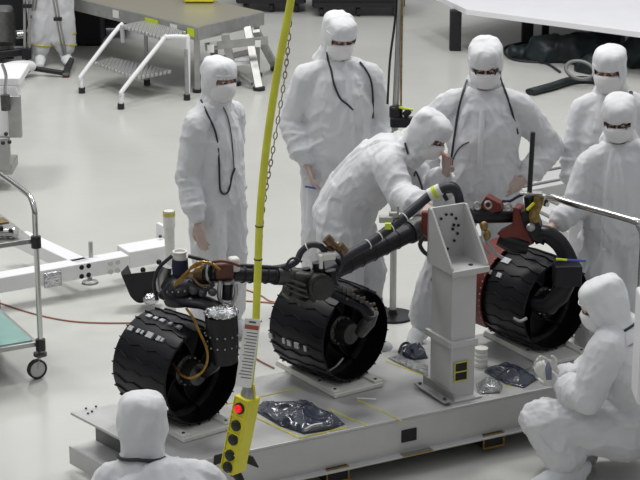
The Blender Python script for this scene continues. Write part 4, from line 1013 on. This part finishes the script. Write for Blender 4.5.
# ------------------------------------------------------------------ white floor tracks on the right
def track(p0, p1, wd, hgt, label, ridges=2):
    a, b_ = at(*p0, hgt), at(*p1, hgt); a.z = b_.z = 0
    t = thing('floor_track', label, 'floor track', (a + b_) / 2); d = (b_ - a).normalized(); s = V((-d.y, d.x, 0))
    Mb().beam(a + Z * hgt / 2, b_ + Z * hgt / 2, wd, hgt).build('rail_body', 'track', t, smooth=False, bevel=.005)
    for i in range(ridges):
        o = s * (wd * (-.3 + .6 * i / max(1, ridges - 1)))
        Mb().beam(a + o + Z * (hgt + .004), b_ + o + Z * (hgt + .004), .03, .012).build('groove_strip', 'machine' , t, smooth=False)
    return t
track((478, 190), (680, 151), .42, .09, 'white floor track with grey grooves, behind the two people at right')
track((520, 195), (660, 262), .36, .09, 'white floor track with grey grooves, in front of the reaching arm', 2)

# ------------------------------------------------------------------ hanging pole behind the bending person
pl = thing('standing_pole', 'slim grey pole with a black cable and clamp at its foot, behind the bending person', 'pole', J(394, 330, 11.4) * 1)
yq = 11.45
pole_b = J(395, 124, yq); pole_t = J(402, -30, yq)
pl.location = V((pole_b.x, yq, 0))
Mb().cyl(V((pole_b.x, yq, .0)), pole_b, .02, seg=14).cyl(pole_b, pole_t, .02, seg=14).build('tube', 'steel', pl)
Mb().sweep(smooth_path([J(387.5, 104, yq), J(390, 60, yq), J(395, 20, yq), J(397, -20, yq)], 4), .007, seg=8).build('cable', 'black', pl)
Mb().sweep(smooth_path([J(401, 108, yq - .03), J(401.5, 60, yq - .03), J(403, -20, yq - .03)], 4), .006, seg=8).build('wire', 'kaptondark', pl)
Mb().cyl(J(396, 118, yq - .02), J(396, 106, yq - .02), .04).cyl(J(404, 116, yq - .05), J(410, 110, yq - .05), .02).box(J(402, 122, yq - .04), (.14, .06, .06)).build('clamp', 'blackmetal', pl, bevel=.01)
Mb().sweep([J(399, 107, yq - .05), J(406, 109, yq - .05), J(413, 110, yq - .05)], .008, seg=8).build('yellow_wire', 'green', pl)
Mb().lathe(V((pole_b.x, yq, 0)), Z, [(0, 0), (0, .13), (.015, .13), (.02, .03), (.05, .022), (.05, 0)], 28).build('base', 'blackmetal', pl)
# small bottle behind the left standing person
t = thing('bottle', 'small white bottle with a yellow band, behind the left standing person', 'bottle', V((0, 0, 0)))
bp0 = J(169, 214, 11.35)
t.location = V((bp0.x, 11.35, bp0.z - .08))
Mb().lathe(bp0 - Z * .08, Z, [(0, 0), (0, .036), (.07, .036), (.08, .030), (.10, .030), (.102, 0)], 24).build('jar_body', 'offwhite', t)
Mb().lathe(bp0 - Z * .01, Z, [(0, .037), (.022, .037)], 24).build('yellow_band', 'tape', t)
ins = thing('instrument_post', 'white post standing behind the left standing person, bottle on top', 'post', V((bp0.x, 11.35, 0)))
Mb().cyl(V((bp0.x, 11.35, 0)), bp0 - Z * .081, .03, seg=18).build('post_tube', 'offwhite', ins)
Mb().lathe(V((bp0.x, 11.35, 0)), Z, [(0, 0), (0, .10), (.012, .10), (.015, 0)], 24).build('base', 'offwhite', ins)

# ------------------------------------------------------------------ upper left: work platform
wp = thing('work_platform', 'aluminium work platform with a diamond plate deck and tape labels', 'work platform', at(190, 91, 0))
zd = .60
a_ = at(197, 27, zd); b_ = at(80, -1, zd); c_ = at(253, 14, zd); d2 = (b_ - a_).normalized(); d3 = (c_ - a_).normalized()
Wd, Wl = (c_ - a_).length, 2.6
def wpp(l, s, z): return a_ + d2 * l + d3 * s + Z * (z - zd)
WB = .9
dm = mat('diamond_plate', (.40, .38, .30), .38, metal=.5, bump=.0)
N = dm.node_tree.nodes; L = dm.node_tree.links
tc = N.new('ShaderNodeTexCoord'); wv = N.new('ShaderNodeTexChecker'); wv.inputs['Scale'].default_value = 26
L.new(tc.outputs['Object'], wv.inputs[0]); bpn = N.new('ShaderNodeBump'); bpn.inputs['Strength'].default_value = 1; bpn.inputs['Distance'].default_value = .012
L.new(wv.outputs['Fac'], bpn.inputs['Height']); L.new(bpn.outputs[0], N['Principled BSDF'].inputs['Normal'])
M['diamond'] = dm
Mb().prism([wpp(0, 0, zd - .012), wpp(Wl, 0, zd - .012), wpp(Wl, WB, zd - .012), wpp(0, WB, zd - .012)], (0, 0, .014)).build('deck_plate', 'diamond', wp, smooth=False)
Mb().beam(wpp(0, 0, zd - .06), wpp(Wl, 0, zd - .06), .03, .12).build('edge_beam', 'alu3', wp, smooth=False, bevel=.003)
Mb().beam(wpp(0, 0, zd - .06), wpp(0, WB, zd - .06), .03, .12).build('edge_beam', 'alu3', wp, smooth=False, bevel=.003)
Mb().beam(wpp(Wl, 0, zd - .06), wpp(Wl, WB, zd - .06), .03, .12).build('edge_beam', 'alu3', wp, smooth=False, bevel=.003)
for (l, s) in ((.04, .03), (.04, WB - .05), (Wl - .1, .03), (Wl - .1, WB - .05)):
    Mb().beam(wpp(l, s, .02), wpp(l, s, zd - .1), .06, .05, up=V((1, 0, 0))).build('leg', 'alu3', wp, smooth=False, bevel=.004)
    Mb().cyl(wpp(l, s, 0), wpp(l, s, .03), .045, seg=14).build('leg_pad', 'black', wp)
Mb().beam(wpp(.04, .03, .25), wpp(.04, WB - .05, .25), .03, .04).build('brace', 'alu3', wp, smooth=False)
def edge_label(px0, px1, m, h_=.07):
    def onf(px):
        dy = J(px, 20, 10) - V((0, 0, CAM_H)); nrm = V((-d2.y, d2.x, 0)); p0 = a_ - d3 * .02
        t = (p0 - V((0, 0, CAM_H))).dot(nrm) / dy.dot(nrm); q = V((0, 0, CAM_H)) + dy * t; return V((q.x, q.y, zd - .055))
    p, q = onf(px0), onf(px1); return Mb().beam(p, q, .004, h_).build('tape_label', m, wp, smooth=False)
edge_label(145, 158, 'green'); edge_label(187, 194, 'green'); fl_ = edge_label(170, 177, 'label'); edge_label(113, 119, 'label')
# side ladder frames of the platform (A shaped), right side
def aframe(name, label, px, foot, top, step, y_off):
    pass
lf = thing('folding_step', 'aluminium folding step with splayed legs, right of the work platform', 'step', at(250, 88, 0))
zt2 = .52
def lp(px, py, z): return at(px, py, z)
s0, s1, s2, s3 = lp(198, 36, zt2), lp(247, 24, zt2), lp(262, 30, zt2), lp(212, 42, zt2)
feet4 = [at(236, 84, .0), at(258, 89, .0), at(228, 74, 0), at(276, 72, 0)]
Mb().prism([at(224, 68, .2), at(255, 63, .2), at(250, 57, .2), at(220, 61, .2)], (0, 0, .025)).build('tread', 'white', lf, smooth=False)
for (a0_, a1_) in ((at(247, 27, .50), at(259, 88, .02)), (at(256, 31, .50), at(276, 68, .02)), (at(225, 34, .50), at(235, 83, .02)), (at(213, 44, .42), at(216, 66, .02))):
    Mb().beam(a0_, a1_, .035, .07, up=V((1, 0, 0))).build('leg', 'alu3', lf, smooth=False, bevel=.004)
    Mb().cyl(V((a1_.x, a1_.y, 0)), V((a1_.x, a1_.y, .03)), .055, seg=14).build('leg_pad', 'black', lf)
Mb().beam(at(205, 47, .38), at(268, 40, .44), .02, .07).build('side_plate', 'alu3', lf, smooth=False)
Mb().beam(at(228, 66, .15), at(252, 84, .05), .03, .03).build('brace', 'alu3', lf, smooth=False)
Mb().box(at(258, 43, .42) + V((0, -.03, 0)), (.05, .006, .06)).build('label_plate', 'label', lf, smooth=False)
Mb().box(at(211, 48, .38) + V((0, -.03, 0)), (.06, .006, .07)).build('label_plate', 'label', lf, smooth=False)
# step stool with chrome rails
sl = thing('step_stool', 'two-step aluminium stool with bright side rails and black rubber feet', 'step stool', at(132, 98, 0))
def rail(foot, bend, top, extra=None):
    f0 = at(*foot, .0); b0 = V((f0.x, f0.y, 0)); b1 = J(bend[0], bend[1], f0.y)
    t1 = J(top[0], top[1], f0.y + .32)
    pts = [b0 + Z * .03, b1 - Z * .03, b1 + (t1 - b1) * .04, t1]
    if extra: pts += [J(e_[0], e_[1], f0.y + e_[2]) for e_ in extra]
    Mb().sweep(smooth_path(pts, 4), .020, seg=10).build('side_rail', 'white', sl)
    Mb().cyl(b0, b0 + Z * .05, .03, seg=12).build('rubber_foot', 'black', sl)
rail((82, 93), (81, 76), (119, 27), [(122, 30, .36), (123, 42, .38)])
rail((121, 109), (122, 91), (162, 41), [(166, 37, .34), (185, 37, .36), (188, 42, .36), (188, 98, .36)])
for (px, py) in ((147, 85), (187, 100)):
    p = at(px, py, 0); Mb().cyl(p, p + Z * .05, .03, seg=12).build('rubber_foot', 'black', sl); Mb().cyl(p + Z * .04, p + Z * .45 + V((0, .02, 0)), .018, seg=10).build('rear_leg', 'alu3', sl)
def tread_quad(q, z):
    Mb().prism([at(x, y, z) for x, y in q], (0, 0, -.03)).build('step', 'grate', sl, smooth=False, bevel=.004)
gm = mat('grated_step', (.40, .40, .39), .4, metal=.4); N = gm.node_tree.nodes; L = gm.node_tree.links
tc = N.new('ShaderNodeTexCoord'); wv = N.new('ShaderNodeTexWave'); wv.inputs['Scale'].default_value = 9; wv.inputs['Distortion'].default_value = 0
L.new(tc.outputs['Object'], wv.inputs[0]); bpn = N.new('ShaderNodeBump'); bpn.inputs['Strength'].default_value = 1; bpn.inputs['Distance'].default_value = .02
L.new(wv.outputs['Fac'], bpn.inputs['Height']); L.new(bpn.outputs[0], N['Principled BSDF'].inputs['Normal'])
M['grate'] = gm; gm.node_tree.nodes['Principled BSDF'].inputs['Base Color'].default_value = (.55, .55, .54, 1)
tread_quad([(94, 62), (112, 57), (172, 70), (136, 77)], .22)
tread_quad([(120, 25), (146, 20), (186, 31), (164, 38)], .55)

# ------------------------------------------------------------------ upper left: tripod, machine, sweeper
tp = thing('equipment_tripod', 'grey metal tripod with leaning legs in front of the half-hidden worker', 'tripod', at(66, 66, 0))
ap = J(44, -60, 17.9)
for (px, py) in ((66, 65), (27, 60), (84, 30)):
    f_ = at(px, py, 0); lg = Mb()
    s_ = V((.014, 0, 0)); lg.cyl(ap + s_, f_ + s_ + Z * .02, .010, seg=8).cyl(ap - s_, f_ - s_ + Z * .02, .010, seg=8); lg.build('leg', 'alu3', tp)
    c_l = ap.lerp(f_, .62); Mb().box(c_l, (.075, .05, .03)).build('leg_clamp', 'black', tp); Mb().ball(f_ + Z * .02, .02).build('foot', 'black', tp)
Mb().cyl(ap, ap + Z * .1, .05).build('head', 'black', tp)
sp = thing('upright_frame', 'dark twin-tube upright frame on a black base bar at the upper left corner', 'frame', at(27, 60, 0))
for dx in (24.7, 29.5): Mb().cyl(J(dx, 56, 18.3), J(dx - .5, -20, 18.3), .013, seg=8).build('upright', 'alu3', sp)
Mb().beam(J(-20, 56, 18.3), J(31, 51, 18.4), .06, .07).build('base_bar', 'black', sp, bevel=.01)
Mb().box(J(27, 6, 18.28), (.09, .05, .03)).build('collar', 'black', sp); Mb().box(J(27, 53, 18.3), (.09, .08, .1)).build('base_clamp', 'black', sp)
mc = thing('vacuum_machine', 'grey metal machine with a chrome pipe at the upper left corner', 'machine', at(5, 62, 0))
Mb().box(J(-4, 30, 18.7), (.30, .4, .42)).build('housing', 'machine', mc, bevel=.04)
Mb().cyl(J(2, 44, 18.4), J(2, 14, 18.5), .13, seg=20).build('drum', 'gunmetal', mc)
Mb().cyl(J(12, 35, 18.5), J(25, 34, 18.5), .04, seg=16).build('pipe', 'chrome', mc)
Mb().lathe(J(13, 35, 18.5), V((1, 0, 0)), [(0, 0), (0, .07), (.02, .07), (.02, 0)], 20).build('pipe_flange', 'machine', mc)
for (px, py) in ((-6, 60), (10, 58)): p = at(px, py, 0); Mb().cyl(p, p + Z * .3, .04).build('leg', 'black', mc)
dc = tag(Mb().box(J(38, 24, 19.6) + V((0, 0, -.1)), (1.3, .5, .75)).build('equipment_cabinet', 'dark', bevel=.02), 'dark cabinet standing behind the half-hidden worker at the upper left', 'cabinet')
dc.location.z = 0
wd = thing('floor_squeegee', 'black-handled floor tool with white covered end, lying near boot covers', 'floor tool', at(40, 72, 0))
Mb().sweep(smooth_path([at(-4, 74, .14), at(8, 68, .14), at(20, 66, .13), at(30, 66, .1)], 4), [(.07, .05)] * 13, seg=14).build('white_cover', 'white', wd)
Mb().lathe(at(26, 71, .08), V((.3, -1, .2)), [(0, 0), (0, .085), (.015, .09), (.03, .085), (.03, 0)], 24).build('blue_rim', 'blueprint2', wd) if False else None
M['blueprint2'] = mat('slate_blue_rubber', (.10, .11, .19), .5)
Mb().sweep([at(14, 73, .06), at(24, 69, .07), at(31, 67, .08)], [(.02, .06), (.02, .07), (.015, .04)], seg=12).build('blue_rim', 'blueprint2', wd)
Mb().sweep([at(31, 68, .07), at(63, 73, .04)], .024, seg=12).build('handle', 'black', wd)
Mb().prism([at(62, 76, .02), at(69, 76, .02), at(74, 62, .06), at(70, 60, .06), at(65, 68, .03)], (0, .02, .03)).build('blade', 'black', wd, bevel=.005)
Mb().box(at(66, 75, .02), (.06, .05, .04)).build('red_clip', 'red', wd)
# grey equipment rack at left edge
er = thing('equipment_rack', 'grey and white instrument rack cut off by the left image edge', 'rack', at(-10, 190, 0))
yr = 14.2
def er_box(p0, p1, dpt, m, nm, y=yr):
    a0_, a1_ = J(p0[0], p1[1], y), J(p1[0], p0[1], y)
    return Mb().box(((a0_.x + a1_.x) / 2, y + dpt / 2, (a0_.z + a1_.z) / 2), (a1_.x - a0_.x, dpt, a1_.z - a0_.z)).build(nm, m, er, bevel=.008)
er_box((-60, 78), (20, 86), .5, 'white', 'top_tray'); er_box((-60, 86), (17, 96), .4, 'white', 'panel')
er_box((9, 96), (20, 138), .05, 'alu3', 'grey_plate', yr - .05); er_box((-60, 96), (9, 136), .35, 'white', 'panel')
er_box((-2, 138), (9, 170), .06, 'alu3', 'bracket', yr - .02); er_box((-60, 165), (12, 175), .3, 'alu3', 'foot_shelf')
er_box((-60, 138), (-25, 250), .3, 'alu3', 'pedestal')
Mb().sweep(smooth_path([J(2, 64, yr - .1), J(6, 76, yr - .1), J(5, 92, yr - .1), J(8, 108, yr - .1)], 4), .012, seg=8).build('cable', 'steel', er)
Mb().cyl(J(5, 95, yr - .1), J(6, 110, yr - .1), .035, seg=12).build('connector', 'gunmetal', er)
for (px, py) in ((6, 134), (3, 143), (9.5, 142)): Mb().ball(J(px, py, yr - .08), .016, u=10, v=8).build('knob', 'black', er)

# yellow crate on the platform, dark carts behind
yc_ = tag(Mb().box(at(199, 4, .605) + Z * .09, (.28, .2, .18)).build('crate', 'yellowcrate') if 'yellowcrate' in M else Mb().box(at(199, 3, .605) + Z * .09 + V((0, .1, 0)), (.28, .2, .17)).build('crate', 'kapton2' if 'kapton2' in M else 'yellow', bevel=.012), 'yellow box standing on the work platform deck at the top edge', 'box')
def dark_cart(name, label, px0, px1, ybot, yd, hgt, casters=True):
    a0_ = at(px0, ybot + 4, 0); a1_ = at(px1, ybot + 4, 0)
    y_ = (a0_.y + a1_.y) / 2; t = thing(name, label, 'cart', V(((a0_.x + a1_.x) / 2, y_ + yd / 2, 0)))
    Mb().box(((a0_.x + a1_.x) / 2, y_ + yd / 2, .10 + hgt / 2), (a1_.x - a0_.x, yd, hgt)).build('body', 'dark', t, bevel=.02)
    Mb().box(((a0_.x + a1_.x) / 2, y_ - .012, .13), (a1_.x - a0_.x - .04, .02, .05)).build('lower_rail', 'black', t)
    n_ = 3
    for i in range(n_):
        for dy in (.06, yd - .06):
            x_ = a0_.x + .1 + (a1_.x - a0_.x - .2) * i / (n_ - 1)
            Mb().lathe(V((x_, y_ + dy, .06)), V((1, 0, 0)), [(-.02, 0), (-.02, .06), (.02, .06), (.02, 0)], 20).cyl(V((x_, y_ + dy, .06)), V((x_, y_ + dy, .13)), .02, seg=8).build('caster', 'black', t)
    return t
dark_cart('equipment_cart', 'black equipment cart on casters behind the top of the yellow hose', 236, 306, 9, .7, .5)
dark_cart('equipment_cart', 'long black equipment trunk at the top edge behind the tallest person', 312, 405, 13, .7, .5)
dark_cart('equipment_cart', 'dark cart on casters in the shade behind the step stool', 66, 132, 34, .45, .38)

# ------------------------------------------------------------------ upper right: white low stage and bag
zs_ = .45
ws = thing('white_stage', 'large white low table top on black legs at the upper right', 'table', at(455, 50, 0))
q4 = [at(466, 9, zs_), at(430, -8, zs_), at(620, -45, zs_), at(900, -10, zs_), at(900, 66, zs_)]
Mb().prism(q4, (0, 0, -.055)).build('table_top', 'board', ws, smooth=False, bevel=.004)
for (px, py) in ((455, 50), (527, 66), (640, 90)):
    p = at(px, py, 0)
    if px == 527: p = at(527, 43, 0)
    if px == 640: p = at(655, 60, 0)
    Mb().box(p + Z * .1975, (.11, .11, .395)).build('leg', 'navyleg' if 'navyleg' in M else 'dark', ws, smooth=False, bevel=.006)
Mb().box(at(545, 40, 0) + Z * .1975, (.07, .07, .395)).build('leg', 'teal', ws, bevel=.006)
me_ = Mb()
for (px, py, rx, ry, rz_) in ((548, 60, .38, .30, .16), (578, 62, .40, .28, .18), (605, 60, .35, .3, .2), (520, 58, .18, .16, .1), (640, 66, .35, .25, .2), (592, 72, .25, .2, .10)):
    me_.ball(at(px, py, 0) + Z * rz_ * .5, (rx * .62, ry * .62, rz_))
me_ = remeshed(me_.mesh('bagmesh'), .025, 3)
for v in me_.vertices:
    v.co += v.normal * (ridged(v.co * 5) ** 2 - .5) * .07
    v.co.z = max(v.co.z, .004)
tag(link('equipment_bag', me_, 'teal', ang=180), 'heap of dark teal and black bags lying under the white table', 'bag')
tag(Mb().sweep(smooth_path([at(530, 92, .03), at(552, 86, .035), at(572, 80, .035), at(592, 80, .03), at(620, 84, .03)], 5), [(.055, .03)] * 21, seg=12).build('folded_strap', 'teal'), 'dark teal padded strap running along the floor below the bag heap', 'strap')
tag(Mb().ring(at(580, 70, .13), V((.1, -.5, 1)), .13, .016, seg=32).ring(at(580, 70, .16), V((.1, -.5, 1)), .125, .014, seg=32).build('cable_coil', 'machine'), 'grey cable coil lying on the bag heap under the white table', 'cable')
for i, (lab, pts) in enumerate((('outer loop of black cable on the floor left of the bag heap', [(545, 36), (525, 42), (508, 46), (504, 51), (510, 58), (522, 61), (545, 63), (560, 72)]), ('inner loop of black cable on the floor left of the bag heap', [(540, 46), (520, 46), (510, 49), (514, 53), (530, 53), (545, 52)]))):
    tag(Mb().sweep(smooth_path([at(a, b_, .012) for a, b_ in pts], 5), .012, seg=8).build('floor_cable', 'cord'), lab, 'cable')

# things held in hands
hw = J(311, 187, 11.5)
tag(Mb().cyl(J(305, 186.5, 11.52), J(317, 188.5, 11.50), .006, seg=10).build('pen', 'blueprint'), 'thin blue pen held in the hand of the tallest person', 'pen')
tag(Mb().sweep([J(548, 362, 9.08), J(548.5, 369, 9.06), J(549, 380, 9.04)], [.006, .017, .014], seg=12).build('hand_tool', 'slate'), 'short slate-grey pointed tool held by the crouching person', 'tool')

for pts, m_, r_ in (([(170, 283), (164, 291), (168, 300), (180, 304)], 'cord', .008), ([(188, 281), (196, 288), (206, 290), (214, 284)], 'cord', .010), ([(193, 277), (200, 285), (210, 286)], 'bronze', .007),
                    ([(186, 304), (196, 299), (208, 300), (216, 305)], 'kapton', .006), ([(212, 262), (222, 261), (232, 263), (240, 266)], 'redbronze', .008)):
    Mb().sweep(smooth_path([rj(a, b, 8.99) for a, b in pts], 5), r_, seg=8).build('cable', m_, rover)
for px, py, r_ in ((193, 290, .022), (202, 293, .02), (212, 292, .02)):
    Mb().lathe(rj(px, py, 9.0), V((.3, -1, .3)), [(0, 0), (0, r_), (.02, r_), (.025, r_ * .6), (.03, 0)], 16).build('connector', 'gunmetal', rover)
for px, py in ((286, 290), (292, 299), (300, 303), (309, 303)):
    Mb().cyl(rj(px, py, 9.30), rj(px, py, 9.27), .016, seg=12).build('connector', 'gunmetal', rover)
for i in range(7):
    f0_ = .12 + .11 * i; p = r0.lerp(r1, f0_); Mb().ring(p, r1 - r0, .0535, .0025, seg=22, n=5).build('tube_tie', 'cord', rover)
# repeats share a group phrase
GROUPS = {'person': 'workers in white coveralls', 'wheel_pad': 'white pads under the wheels', 'tool_bag': 'bags lying on the pallet', 'extension_cord': 'orange cords on the floor',
          'valve_fitting': 'fittings on the cart top shelf', 'equipment_cart': 'dark carts along the far side', 'floor_track': 'white floor tracks', 'floor_cable': 'black cable loops beside the bag heap'}
for o in list(S.objects):
    if o.parent is None and o.name.split('.')[0] in GROUPS and 'label' in o: o['group'] = GROUPS[o.name.split('.')[0]]
